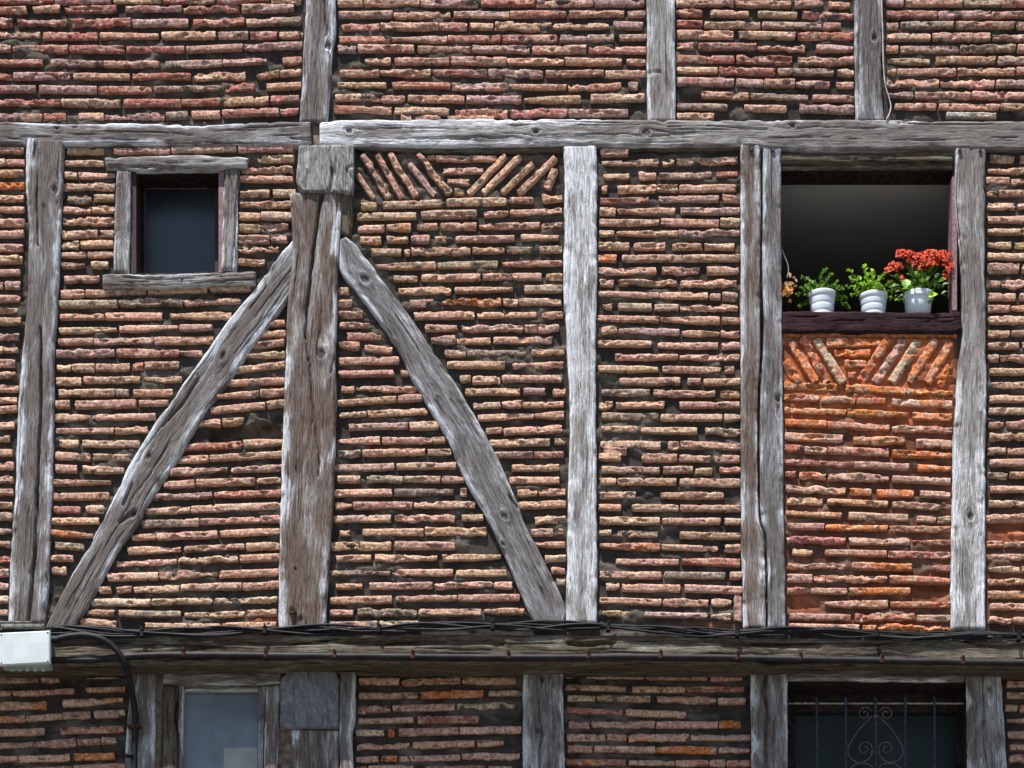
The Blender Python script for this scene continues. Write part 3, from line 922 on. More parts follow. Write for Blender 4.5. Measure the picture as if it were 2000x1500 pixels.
# main posts
beam('timber_post', [(52, 270), (50, 350), (55, 420), (55, 520), (52, 600), (42, 700), (35, 800), (30, 950), (22, 1050), (15, 1216)],
     [(124, 272), (122, 350), (118, 430), (115, 520), (110, 600), (105, 700), (103, 850), (100, 980), (95, 1100), (88, 1216)], .040, WOOD, house, seed=9, knots=[(108, 372, 13)],
     cracks=[([(74, 272), (72, 380), (74, 480)], 1.8, .02), ([(79, 640), (80, 760), (77, 860), (72, 980), (66, 1090), (56, 1214)], 1.9, .035), ([(73, 960), (75, 1040), (62, 1120)], 2, .02), ([(84, 400), (86, 520)], 1.5, .01)],
     label='leftmost tall post, leaning, split down its lower half')
beam('timber_post', [(566, 376), (570, 440), (571, 500), (561, 600), (558, 700), (552, 850), (548, 980), (545, 1100), (543, 1228)],
     [(668, 376), (664, 460), (660, 520), (657, 600), (655, 700), (655, 850), (650, 980), (646, 1060), (638, 1150), (636, 1228)], .052, WOODB, house, back=-.03, seed=10,
     knots=[(628, 690, 17), (578, 1112, 7), (589, 1212, 11), (603, 700, 8)],
     cracks=[([(631, 378), (622, 420), (614, 480), (609, 520), (603, 570), (598, 620), (597, 657)], 2.3, .04), ([(597, 657), (602, 700), (607, 740), (612, 804), (618, 850), (623, 885), (623, 930)], 1.8, .02), ([(655, 690), (646, 730)], 1.5, .01)],
     label='broad brown central post with a long dark split')
beam('timber_post', [(660, 376), (662, 455)], [(690, 376), (689, 420), (686, 462)], .032, WOODL, house, seed=11)
beam('beam_end', [(583, 284), (580, 330), (579, 355), (590, 373)], [(690, 281), (690, 330), (690, 374)], .070, ENDG, house, seed=12, wob=1.2, rnd=2.5, pitch=2.5,
     cracks=[([(640, 284), (646, 310), (648, 345)], 1.6, .012), ([(648, 330), (650, 345), (643, 372)], 2.6, .02), ([(690, 325), (678, 330), (690, 352)], 1.8, .01), ([(600, 332), (598, 365)], 1.5, .01), ([(676, 330), (682, 372)], 1.4, .01)],
     label='square grey end of a floor beam on top of the central post')
beam('diagonal_brace', [(572, 466), (540, 503), (500, 560), (450, 620), (400, 690), (350, 760), (300, 830), (262, 890), (240, 930), (215, 985), (203, 1012), (165, 1080), (130, 1140), (105, 1190), (88, 1226)],
     [(578, 566), (550, 600), (490, 680), (450, 740), (410, 790), (385, 830), (350, 890), (320, 935), (285, 990), (272, 1020), (240, 1060), (215, 1100), (185, 1160), (160, 1200), (140, 1226)], .036, WOOD, house, seed=13,
     knots=[(436, 694, 12), (292, 890, 11), (262, 1003, 14), (385, 732, 6)], nick=1.5,
     cracks=[([(385, 742), (355, 790), (318, 832)], 2, .02), ([(258, 945), (240, 985)], 2, .02), ([(262, 1000), (235, 1018)], 3, .02), ([(520, 560), (490, 600)], 1.3, .01)],
     label='curved brace sloping down to the left from the central post')
beam('diagonal_brace', [(663, 468), (663, 525), (690, 560), (735, 620), (770, 670), (800, 730), (840, 800), (880, 870), (910, 940), (945, 1000), (975, 1060), (1005, 1130), (1030, 1190), (1042, 1216)],
     [(675, 462), (700, 483), (735, 530), (765, 570), (810, 630), (850, 690), (890, 750), (915, 790), (950, 850), (980, 910), (1010, 980), (1025, 1020), (1050, 1070), (1080, 1130), (1103, 1180), (1101, 1216)], .038, WOODS, house, seed=14,
     knots=[(712, 545, 16), (985, 1008, 14), (984, 1065, 8), (855, 775, 5)], nick=1.2,
     cracks=[([(995, 970), (1010, 990)], 2, .015), ([(880, 780), (905, 830)], 1.2, .008), ([(765, 600), (800, 660)], 1.2, .008)],
     label='curved grey brace sloping down to the right from the central post')
beam('timber_post', [(1101, 284), (1103, 350), (1102, 480), (1100, 560), (1106, 650), (1112, 760), (1113, 850), (1110, 950), (1108, 1050), (1106, 1216)],
     [(1166, 282), (1166, 500), (1164, 750), (1165, 900), (1167, 1216)], .036, WOODP, house, seed=15, wob=1.6, nick=1.4, tone=(.2, .1), label='pale bleached post in the middle of the wall')
beam('timber_post', [(1447, 281), (1448, 1000), (1450, 1100), (1452, 1226)], [(1486, 281), (1486, 480), (1485, 560), (1486, 640), (1484, 720), (1480, 800), (1482, 1000), (1494, 1060), (1496, 1226)], .036, WOODB, house, back=-.17, seed=16, wob=.8, rnd=3,
     label='left plank of the double post beside the flower window')
beam('timber_post', [(1491, 281), (1490, 480), (1491, 560), (1493, 640), (1489, 720), (1485, 800), (1487, 1000), (1499, 1060), (1501, 1226)], [(1526, 283), (1527, 500), (1529, 720), (1531, 950), (1533, 1100), (1535, 1226)], .034, WOODS, house, back=-.17, seed=17, wob=.8, rnd=3,
     knots=[(1520, 780, 10)], label='right plank of the double post beside the flower window')
beam('timber_post', [(1866, 286), (1868, 400), (1878, 500), (1882, 560), (1882, 640), (1872, 720), (1864, 850), (1860, 1000), (1858, 1228)], [(1926, 288), (1924, 500), (1927, 750), (1925, 900), (1925, 1228)], .038, WOODP, house, back=-.17, seed=18, wob=1.6, nick=1.6, tone=(-.2, .15),
     knots=[(1895, 1010, 14)], label='post with eroded left edge on the right of the flower window')
for px, py, r, d in [(1468, 291, 4.2, .044), (1509, 291, 4.5, .042), (1875, 293, 3.5, .046), (1915, 293, 3.5, .046)]:
    c = W(px, py, d); pg = MB(); pg.tube([(c[0], c[1]+.02, c[2]), (c[0], c[1]-.002, c[2])], r*PX, 10); pg.build('peg', IRON, house)
c = W(571, 1191, .06); pg = MB(); pg.tube([(c[0], .0, c[2]), (c[0], c[1]-.012, c[2])], 7.5*PX, 14)
pg.build('wooden_plug', WOODL, house); pg = MB(); pg.tube([(c[0]+.002, c[1]-.011, c[2]+.002), (c[0]+.002, c[1]-.0135, c[2]+.002)], 4.6*PX, 12); pg.build('wooden_plug', DARKW, house)

# ---- bearing beam between the storeys
hbeam('bearing_beam', [(-200, 1236), (100, 1238), (300, 1236), (700, 1238), (1200, 1240), (1600, 1246), (2200, 1252)], [(-200, 1302), (100, 1300), (700, 1297), (1000, 1298), (1300, 1298), (1700, 1301), (2200, 1306)], .055, WOODL, house, back=-.19, seed=20, wob=1.5, nick=.8,
      cracks=[([(110, 1262), (200, 1256), (300, 1262)], 3, .02), ([(420, 1252), (520, 1258), (640, 1252)], 3.4, .025), ([(650, 1250), (760, 1256), (900, 1252), (980, 1256)], 4, .03), ([(1110, 1256), (1150, 1259), (1200, 1255)], 3.5, .025), ([(1380, 1252), (1440, 1258), (1600, 1262)], 3, .02), ([(1880, 1252), (1940, 1262), (2000, 1258)], 3, .02)],
      label='dark damp bearing beam between the storeys, streaked black and green')
m = MB(); a = W(-200, 1236, .0); b = W(2200, 1236, .0)      # ledge course above it
# ---- lower posts
beam('timber_post', [(262, 1292), (252, 1360), (243, 1500), (243, 1650)], [(304, 1292), (303, 1400), (301, 1500), (301, 1650)], -.10, WOODC, house, back=-.19, seed=21, label='lower left post behind the thick black cable')
beam('timber_post', [(1024, 1292), (1021, 1350), (1022, 1500), (1022, 1650)], [(1100, 1292), (1100, 1400), (1104, 1500), (1104, 1650)], -.10, WOODC, house, back=-.19, seed=22, knots=[(1050, 1425, 12), (1060, 1326, 4)], cracks=[([(1062, 1430), (1052, 1470), (1056, 1510)], 1.8, .015), ([(1060, 1322), (1060, 1330)], 3.5, .03)])
beam('timber_post', [(1467, 1292), (1467, 1500), (1467, 1650)], [(1539, 1292), (1538, 1500), (1537, 1650)], -.10, WOODC, house, back=-.115, seed=23, cracks=[([(1500, 1294), (1494, 1350), (1500, 1400), (1497, 1440), (1499, 1640)], 3, .03), ([(1489, 1300), (1489, 1303)], 3.5, .03), ([(1529, 1300), (1529, 1303)], 3.5, .03)])
beam('timber_post', [(1886, 1310), (1890, 1500), (1893, 1650)], [(1955, 1312), (1967, 1500), (1975, 1650)], -.10, WOODC, house, back=-.115, seed=24, knots=[(1932, 1345, 10)], cracks=[([(1920, 1320), (1922, 1400), (1920, 1440), (1932, 1510)], 2, .02)])
beam('timber_post', [(664, 1303), (663, 1420), (664, 1650)], [(693, 1303), (692, 1400), (686, 1430), (690, 1500), (692, 1650)], -.085, WOODC, house, back=-.18, seed=25)
beam('timber_post', [(569, 1424), (569, 1650)], [(662, 1426), (662, 1650)], -.10, WOODC, house, back=-.18, seed=26, cracks=[([(620, 1430), (628, 1500)], 2, .015), ([(640, 1430), (645, 1500)], 1.5, .01), ([(590, 1430), (605, 1470), (600, 1510)], 1.5, .01)])
beam('beam_end', [(572, 1303), (556, 1316), (548, 1328), (547, 1345), (547, 1370), (547, 1420)], [(640, 1303), (652, 1309), (660, 1320), (661, 1335), (661, 1370), (661, 1420)], -.07, ENDB, house, back=-.18, seed=27, pitch=2.5,
     cracks=[([(547, 1345), (575, 1355)], 1.4, .008), ([(661, 1365), (640, 1362)], 1.4, .008), ([(600, 1420), (604, 1400)], 1.4, .008), ([(600, 1308), (604, 1330)], 1.4, .008)], label='dark bluish sawn end of a floor beam with clipped corners')

# ---- a drip board above the box, bottom left
m = MB(); a = W(2, 1221, .10); b = W(88, 1224, .10)
m.box(a[0], b[0], -.11, .0, a[2]-.012, a[2]+.004, .003)
o = m.build('drip_board', SLATE, house)
m = MB(); a = W(-40, 1217, .08); b = W(60, 1217, .08); m.box(a[0], b[0], -.075, .0, a[2]+.004, a[2]+.012, .002); m.build('drip_board', SLATE, house)

# ---- windows
def sheet(name, x0, x1, y0, y1, d, mat, parent):
    a = W(x0, y0, d); b = W(x1, y1, d)
    return mesh(name, np.array([a, (b[0], a[1], a[2]), b, (a[0], a[1], b[2])]), [(0, 3, 2, 1)], mat, parent, smooth=False)
def tunnel(mb, x0, x1, y0, y1, d0, d1, x0b=None, x1b=None, y0b=None, y1b=None):
    """reveal of an opening from depth d0 back to d1 (parallel sides)"""
    a = W(x0, y0, d0); b = W(x1, y1, d0)
    V = [(x, y, z) for y in (-d0, -d1) for (x, z) in ((a[0], a[2]), (b[0], a[2]), (b[0], b[2]), (a[0], b[2]))]
    mb.add(V, [(0, 1, 5, 4), (1, 2, 6, 5), (2, 3, 7, 6), (3, 0, 4, 7)])
    return a, b
def mat_glass(name, col, rough, spec=.5, ns=60, bs=.1):
    s = N(name, rough, spec); co = s.n('ShaderNodeTexCoord').outputs['Object']
    n1 = s.noise(co, ns, 4, .6); n2 = s.noise(co, 3.5, 4, .6)
    c = s.mix(s.ramp(n2, .35, .65), tuple(x*.75 for x in col), tuple(x*1.2 for x in col))
    return s.out(c, s.bump(n1, bs, .002))
# small high window
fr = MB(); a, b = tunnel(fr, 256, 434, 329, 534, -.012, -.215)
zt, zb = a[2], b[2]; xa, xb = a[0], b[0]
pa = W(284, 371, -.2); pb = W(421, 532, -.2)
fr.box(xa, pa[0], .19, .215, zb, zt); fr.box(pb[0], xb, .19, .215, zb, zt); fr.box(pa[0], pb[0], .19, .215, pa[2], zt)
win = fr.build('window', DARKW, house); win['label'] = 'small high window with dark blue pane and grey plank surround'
sheet('glass_pane', 283, 422, 369, 536, -.2, mat_glass('blue_glass', (.026, .036, .048), .28, .5, 40, .05), win)
beadm = MB(); e = .004
beadm.box(pa[0], pb[0], .186, .19, pa[2]-e*.5, pa[2]+e*.3); beadm.box(pa[0]-e*.4, pa[0]+e*.4, .186, .19, zb, pa[2]-e)
beadm.build('glazing_bead', MAUVE_LIT, win)
hbeam('lintel', [(204, 306), (300, 303), (400, 301), (484, 307)], [(206, 326), (300, 328), (400, 327), (482, 324)], .045, WOODP, win, seed=30, wob=1.5, back=-.01, cracks=[([(215, 322), (300, 325), (340, 327)], 1.8, .02)])
beam('jamb', [(227, 331), (223, 420), (222, 531)], [(255, 331), (254, 430), (251, 531)], .032, WOOD, win, seed=31, back=-.05, knots=[(233, 362, 5)])
beam('jamb', [(438, 326), (436, 380), (434, 450), (431, 526)], [(467, 326), (466, 360), (463, 400), (465, 460), (462, 526)], .030, WOOD, win, seed=32, back=-.05, wob=2, cracks=[([(445, 330), (456, 380), (461, 410)], 1.8, .012), ([(461, 410), (458, 470), (452, 526)], 1.8, .012)])
hbeam('sill', [(200, 534), (300, 534), (400, 532), (498, 528)], [(200, 558), (300, 559), (400, 556), (498, 552)], .052, WOODC, win, seed=33, wob=2, back=-.2, cracks=[([(240, 540), (320, 545), (420, 536)], 2, .012), ([(355, 540), (356, 556)], 1.6, .015), ([(380, 552), (450, 548), (495, 546)], 1.6, .012)])
m = MB(); a = W(256, 330, .01); b = W(266, 534, .01); m.box(a[0], b[0], -.01, .12, b[2], a[2]); m.build('reveal_strip', DKPUR, win)
m = MB(); a = W(427, 334, .012); b = W(437, 532, .012); m.box(a[0], b[0], -.012, .06, b[2], a[2]); m.build('reveal_strip', MAUVE_LIT, win)  # right frame strip, its lighter colour standing for the sunlit jamb chamfer
m = MB(); a = W(420, 372, -.1); b = W(430, 532, -.1); m.box(a[0], b[0], .10, .14, b[2], a[2]); m.build('reveal_strip', DKPUR, win)

# open flower window with a room behind
ox0, ox1, oy0, oy1 = 1520, 1868, 331, 640
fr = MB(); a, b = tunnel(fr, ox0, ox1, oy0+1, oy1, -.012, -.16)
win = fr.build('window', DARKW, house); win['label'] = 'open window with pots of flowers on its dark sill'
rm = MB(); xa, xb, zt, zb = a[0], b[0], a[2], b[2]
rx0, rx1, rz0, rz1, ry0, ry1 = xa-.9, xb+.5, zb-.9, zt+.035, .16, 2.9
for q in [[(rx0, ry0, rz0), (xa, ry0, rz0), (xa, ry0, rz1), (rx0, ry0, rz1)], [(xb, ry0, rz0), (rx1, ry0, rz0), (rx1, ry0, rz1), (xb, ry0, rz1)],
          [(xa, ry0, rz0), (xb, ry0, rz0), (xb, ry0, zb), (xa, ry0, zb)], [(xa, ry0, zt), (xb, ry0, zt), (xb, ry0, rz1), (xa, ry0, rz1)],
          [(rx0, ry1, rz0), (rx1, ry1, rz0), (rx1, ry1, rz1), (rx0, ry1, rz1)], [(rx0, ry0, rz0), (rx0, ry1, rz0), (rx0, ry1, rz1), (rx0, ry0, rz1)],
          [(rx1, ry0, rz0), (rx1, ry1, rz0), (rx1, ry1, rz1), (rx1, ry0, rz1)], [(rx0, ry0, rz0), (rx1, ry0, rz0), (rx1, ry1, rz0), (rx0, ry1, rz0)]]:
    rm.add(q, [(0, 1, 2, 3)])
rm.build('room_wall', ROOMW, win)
m = MB(); m.add([(rx0, ry0, rz1), (rx1, ry0, rz1), (rx1, ry1, rz1), (rx0, ry1, rz1)], [(0, 1, 2, 3)]); m.build('room_ceiling', CEIL, win)
hbeam('lintel', [(1526, 299), (1700, 299), (1862, 303)], [(1526, 317), (1700, 317), (1862, 316)], .026, WOODL, win, seed=34, wob=1, back=-.05, rnd=8)
hbeam('lintel', [(1526, 318), (1862, 317)], [(1526, 331), (1862, 330)], .004, WOODL, win, seed=35, wob=.6, back=-.01)
beam('sill', [(1529, 606), (1650, 607), (1760, 609), (1876, 607)], [(1529, 648), (1700, 648), (1840, 650), (1866, 648), (1878, 640)], .045, WDARK, win, seed=36, wob=.8, back=-.16, rnd=4, label='thick dark brown sill under the flower pots')
m = MB(); a = W(1860, 345, .018); b = W(1869, 606, .018); m.box(a[0], b[0], -.018, .10, b[2], a[2]); m.build('reveal_strip', MAUVE_LIT, win)  # strip added in a lit colour for the sunny side face of the post
hbeam('sill_bed', [(1529, 648), (1700, 649), (1870, 649)], [(1529, 657), (1700, 658), (1870, 658)], .028, mat_plain('orange_brown_mortar', (.30, .11, .05), .9, .1, .3, 40, .5), win, seed=37, wob=1)

# lower left window
fr = MB(); a, b = tunnel(fr, 350, 512, 1340, 1650, -.115, -.175)
win = fr.build('window', WOODC, house); win['label'] = 'lower left window with pale frosted blue pane'
FROST = mat_glass('frosted_glass', (.115, .145, .17), .4, .4, 75, .8)
sheet('glass_pane', 350, 512, 1340, 1650, -.170, FROST, win)
sheet('pale_patch', 437, 503, 1460, 1640, -.167, mat_glass('paler_glass', (.24, .25, .25), .6, .3, 90, .3), win)  # paler rectangle at the lower right of the pane
hbeam('lintel', [(318, 1314), (430, 1313), (549, 1314)], [(318, 1335), (430, 1336), (549, 1333)], -.092, WOODC, win, seed=40, back=-.14, wob=1)
hbeam('lintel', [(357, 1338), (506, 1338)], [(357, 1346), (506, 1346)], -.108, WOODC, win, seed=41, wob=.6, back=-.165)
beam('jamb', [(317, 1338), (313, 1500), (312, 1650)], [(348, 1338), (346, 1500), (346, 1650)], -.095, WOODL, win, seed=42, back=-.15, wob=1)
beam('jamb', [(349, 1338), (347, 1500), (347, 1650)], [(358, 1338), (354, 1500), (353, 1650)], -.105, WOODC, win, seed=43, wob=.6, back=-.168)
beam('jamb', [(508, 1338), (503, 1500), (501, 1650)], [(517, 1338), (512, 1500), (510, 1650)], -.105, WOODC, win, seed=44, wob=.6, back=-.168)
beam('jamb', [(519, 1340), (515, 1500), (513, 1650)], [(547, 1338), (541, 1500), (540, 1650)], -.093, WOODC, win, seed=45, back=-.15, wob=1.4)

# lower right window with iron grille
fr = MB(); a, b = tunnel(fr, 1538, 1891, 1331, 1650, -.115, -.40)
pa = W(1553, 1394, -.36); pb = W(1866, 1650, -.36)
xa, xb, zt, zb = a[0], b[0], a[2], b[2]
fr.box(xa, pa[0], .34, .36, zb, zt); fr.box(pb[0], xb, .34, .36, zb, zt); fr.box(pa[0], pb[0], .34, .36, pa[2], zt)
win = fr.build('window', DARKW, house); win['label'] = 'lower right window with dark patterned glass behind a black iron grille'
sheet('glass_pane', 1545, 1876, 1385, 1650, -.38, mat_glass('dark_patterned_glass', (.014, .024, .024), .4, .2, 110, .9), win)
hbeam('lintel', [(1540, 1309), (1700, 1308), (1884, 1313)], [(1540, 1326), (1700, 1329), (1884, 1331)], -.085, WOODC, win, seed=46, wob=1, back=-.112)
gd = -.15
G = MB()
for bx in (1595, 1652, 1710, 1768, 1825):
    t0 = W(bx, 1362, gd); t1 = W(bx+(bx-1710)*.02, 1640, gd); s_ = .0055
    G.box(t0[0]-s_, t0[0]+s_, -gd-s_, -gd+s_, t1[2], t0[2])
gr_ = G.build('grille', IRON, win)
G = MB(); t0 = W(1541, 1371, gd+.02); t1 = W(1884, 1371, gd+.02)
G.box(t0[0], t1[0], -gd+.006, -gd+.012, t0[2]-.0035, t0[2]+.0035); G.build('crossbar', mat_plain('light_worn_iron', (.22, .2, .17), .6, .4, .3, 50, .2), gr_)
def spiral(cx, cy, r0, a0, turns, sgn, n=26):
    return [(cx+r0*(1-.78*i/n)*math.cos(a0+sgn*2*math.pi*turns*i/n), cy+r0*(1-.78*i/n)*math.sin(a0+sgn*2*math.pi*turns*i/n)) for i in range(n+1)]
G = MB()
for sx in (-1, 1):
    def P3(L): return [W(1710+sx*x, y, gd+.008) for x, y in L]
    top = spiral(21, 1394, 14, math.radians(200), 1.35, 1)
    body = [(q[0], q[1]) for q in smoothline([(7, 1398), (16, 1409), (28, 1420), (42, 1440), (53, 1460), (52, 1476), (40, 1487), (24, 1488), (10, 1478), (6, 1464)], 5)]
    bot = spiral(21, 1462, 15, math.radians(165), 1.35, 1)
    G.tube(P3(list(reversed(top))), .003, 6); G.tube(P3(body), .0032, 6); G.tube(P3(bot), .003, 6)
    low = [(q[0], q[1]) for q in smoothline([(5, 1500), (16, 1492), (36, 1492), (52, 1505), (53, 1530), (30, 1560), (5, 1590)], 5)]
    G.tube(P3(low), .0032, 6)
c = W(1710, 1399, gd+.012); G.box(c[0]-.009, c[0]+.009, c[1]-.006, c[1]+.006, c[2]-.008, c[2]+.008)
G.build('scrollwork', mat_plain('brown_iron_scroll', (.075, .06, .06), .6, .4, .3, 60, .2), gr_)

# rest of the house beyond the frame
m = MB(); xs = W(-200, 0, 0)[0]; xe = W(2200, 0, 0)[0]; zb = W(0, 1640, LB)[2]; ztop = W(0, -165, 0)[2]
m.box(xs, xe, .165, .24, 0, zb)
m.box(xs, xe, -.05, 3.2, ztop, ztop+.08)
m.box(xs-.06, xs, -.02, 3.2, 0, ztop); m.box(xe, xe+.06, -.02, 3.2, 0, ztop)
m.build('outer_wall', PLAST, house)

# ================================================================== CABLES AND BOX
jb = tag(empty('junction_box', W(50, 1312, .05)), 'pale grey plastic junction box on the wall at lower left', 'electrical box')
m = MB(); a = W(-2, 1236, .15); b = W(98, 1300, .15)
m.box(a[0]+.008, b[0]-.008, -.135, -.045, b[2]+.006, a[2]-.006); m.build('box_body', GREENP, jb)
m = MB(); x0, x1, z0, z1 = a[0], b[0], b[2], a[2]; r = .006; tl = .012
V = [(x0, -.13, z0), (x1, -.13, z0+tl), (x1, -.13, z1+tl), (x0, -.13, z1), (x0, -.146, z0), (x1, -.146, z0+tl), (x1, -.146, z1+tl), (x0, -.146, z1),
     (x0+r, -.152, z0+r), (x1-r, -.152, z0+tl+r), (x1-r, -.152, z1+tl-r), (x0+r, -.152, z1-r)]
m.add(V, [(0, 3, 2, 1), (0, 1, 5, 4), (1, 2, 6, 5), (2, 3, 7, 6), (3, 0, 4, 7), (4, 5, 9, 8), (5, 6, 10, 9), (6, 7, 11, 10), (7, 4, 8, 11), (8, 9, 10, 11)]); m.build('cover', WHITEP, jb)
for sx, sz in ((x0+.012, z0+.011), (x1-.012, z0+.021), (x1-.012, z1+.001), (x0+.012, z1-.009)):
    m = MB(); m.tube([(sx, -.149, sz), (sx, -.1535, sz)], .0038, 8); m.build('screw', IRON, jb)
m = MB()
for k in range(5): cx = x0+.05+k*.038; m.tube([(cx, -.09, z0+.008), (cx, -.09, z0-.009)], .010, 8)
m.build('cable_gland', GREENP, jb)
m = MB(); cc = W(104, 1249, .1); m.tube([(x1-.012, -.1, cc[2]), (x1+.03, -.1, cc[2])], .018, 12); m.build('cable_gland', BLACKP, jb)

def cable(px_pts, d, r, n=6):
    P = smoothline([W(x, y, dd if dd is not None else d) for x, y, dd in px_pts], n)
    return [tuple(q) for q in P]
tc = tag(empty('thick_cable', W(262, 1640, -.0)), 'thick black cable arching from the junction box down the lower left post', 'cable')
m = MB(); m.tube(cable([(108, 1249, .1), (135, 1243, .1), (165, 1241, .1), (195, 1247, .1), (220, 1262, .09), (240, 1288, .08), (252, 1325, .04), (260, 1365, -.02), (264, 1400, -.05), (263, 1450, -.065), (262, 1520, -.065), (261, 1640, -.065)], 0, 0), .0155, 12)
m.build('cable_sheath', BLACKP, tc, smooth=True)
for px, py, wd in ((262, 1418, 16), (252, 1474, 10)):
    c = W(px, py, -.05); m = MB(); m.box(c[0]-wd*PX*.8, c[0]+wd*PX*.8, .04, .085, c[2]-.006, c[2]+.006, .002); m.build('clip', RUST if py < 1450 else BLACKP, tc)

cb = tag(empty('cable_bundle', W(1000, 1250, .05)), 'bundle of thin black cables strung along the top of the dark bearing beam', 'cables')
base = [(-200, 1226), (95, 1230), (200, 1234), (277, 1237), (400, 1232), (517, 1231), (620, 1229), (740, 1228), (850, 1224), (962, 1222), (1080, 1221), (1188, 1225), (1310, 1230), (1440, 1236), (1560, 1234), (1712, 1237), (1850, 1240), (1990, 1244), (2200, 1246)]
rr = random.Random(3)
for k in range(7):
    ph = rr.uniform(0, 6); am = (5, 7, 8, 6, 9, 7.5, 8)[k]; pts = []
    for x in range(-200, 2201, 45):
        yy = np.interp(x, [q[0] for q in base], [q[1] for q in base])
        near = min(abs(x-c) for c in (277, 517, 740, 962, 1188, 1440, 1712, 1990))
        sp = .45+.55*min(1, near/60)
        if x < 90: sp *= .4
        pts.append((x, yy+sp*am*math.sin(x*.011*(1+.13*k)+ph)+(k-3)*.9*sp, .062+.007*math.sin(ph+x*.02)+.002*(k % 3)))
    m = MB(); m.tube(cable(pts, 0, 0, 4), (.0054, .0046, .0062, .0042, .0066, .0048, .004)[k], 7); m.build('cable', BLACKP, cb, smooth=True)
for cx in (277, 517, 740, 962, 1188, 1440, 1712, 1990):
    cy = np.interp(cx, [q[0] for q in base], [q[1] for q in base]); c = W(cx, cy, .07)
    m = MB(); m.box(c[0]-.010, c[0]+.010, -.084, -.045, c[2]-.020, c[2]+.020, .004); m.box(c[0]-.004, c[0]+.004, -.088, -.05, c[2]+.018, c[2]+.030); m.build('clip', BLACKP, cb)

cd_ = tag(empty('conduit_pipe', W(1000, 1290, .05)), 'dark grey conduit pipe clipped along the lower face of the bearing beam', 'pipe')
m = MB(); m.tube(cable([(60, 1290, .066), (110, 1289, .066), (180, 1289, .066), (230, 1284, .066), (290, 1280, .066), (380, 1279, .068), (600, 1281, .068), (1000, 1284, .068), (1300, 1283, .068), (1600, 1288, .068), (2000, 1295, .068), (2200, 1297, .068)], 0, 0, 8), .0155, 12)
m.build('pipe', GREYP, cd_, smooth=True)
for cx, cy in ((358, 1277), (519, 1279), (653, 1280), (806, 1281), (993, 1282), (1149, 1281), (1290, 1281), (1440, 1283), (1563, 1285), (1722, 1289), (1880, 1292)):
    c = W(cx, cy, .07); m = MB(); m.box(c[0]-.009, c[0]+.009, -.088, -.045, c[2]-.016, c[2]+.024, .003); m.tube([(c[0], -.07, c[2]+.021), (c[0], -.094, c[2]+.021)], .0055, 8); m.build('clip', RUST, cd_)

tw = cable([(1722, -170, .036), (1722, 0, .036), (1724, 60, .036), (1725, 120, .036), (1729, 165, .036), (1736, 190, .03), (1740, 208, .03), (1737, 222, .036), (1731, 234, .044)], 0, 0)
m = MB(); m.tube(tw, .0032, 7); tag(m.build('thin_wire', mat_plain('pale_wire', (.42, .36, .33), .6, .3, .15, 30, .1), smooth=True), 'thin pale wire hanging down beside the upper right post', 'wire')

# ================================================================== PLANTS ON THE SILL
def mat_leaf(name, a, b):
    s = N(name, .5, .4); co = s.n('ShaderNodeTexCoord').outputs['Object']; at = s.attr('Col').outputs['Color']
    n1 = s.noise(co, 60, 3, .6); c = s.mix(1, s.mix(s.ramp(n1, .3, .7), a, b), at, 'MULTIPLY')
    s.b.inputs['Transmission Weight'].default_value = 0
    s.b.inputs['Subsurface Weight'].default_value = .0
    tr = s.n('ShaderNodeBsdfTranslucent'); s.l(c, tr.inputs[0]); mx = s.n('ShaderNodeMixShader'); mx.inputs[0].default_value = .35
    out = s.t.nodes['Material Output']; s.l(s.b.outputs[0], mx.inputs[1]); s.l(tr.outputs[0], mx.inputs[2]); s.l(mx.outputs[0], out.inputs[0])
    return s.out(c)
LEAF = mat_leaf('bright_green_leaf', (.17, .34, .025), (.40, .58, .08)); LEAFD = mat_leaf('deep_green_leaf', (.055, .15, .02), (.17, .32, .05))
PETAL = mat_leaf('red_petal', (.52, .010, .002), (.74, .05, .004)); DRY = mat_leaf('dried_petal', (.50, .20, .05), (.72, .46, .22))
POT = mat_plain('white_glazed_pot', (.60, .64, .70), .3, .5, .04, 14, .05); SOIL = mat_plain('potting_soil', (.03, .022, .015), .95, .1, .3, 60, .8)
def leaf(mb, p, d, up, L, w, c=(1, 1, 1), cup=.25):
    d = Vector(d).normalized(); up = Vector(up); s = d.cross(up)
    if s.length < 1e-3: s = Vector((1, 0, 0))
    s.normalize(); n = s.cross(d).normalized(); p = Vector(p)
    q = lambda t, k, h: p+d*L*t+s*w*k+n*h*w
    V = [q(0, 0, 0), q(.3, .42, cup), q(.3, 0, 0), q(.3, -.42, cup), q(.65, .45, cup), q(.65, 0, -.05), q(.65, -.45, cup), q(1, 0, -.15)]
    mb.add(V, [(0, 1, 2), (0, 2, 3), (1, 4, 5, 2), (2, 5, 6, 3), (4, 7, 5), (5, 7, 6)], c)
R_ = random.Random(11)
def rv(): return Vector((R_.gauss(0, 1), R_.gauss(0, 1), R_.gauss(0, 1))).normalized()
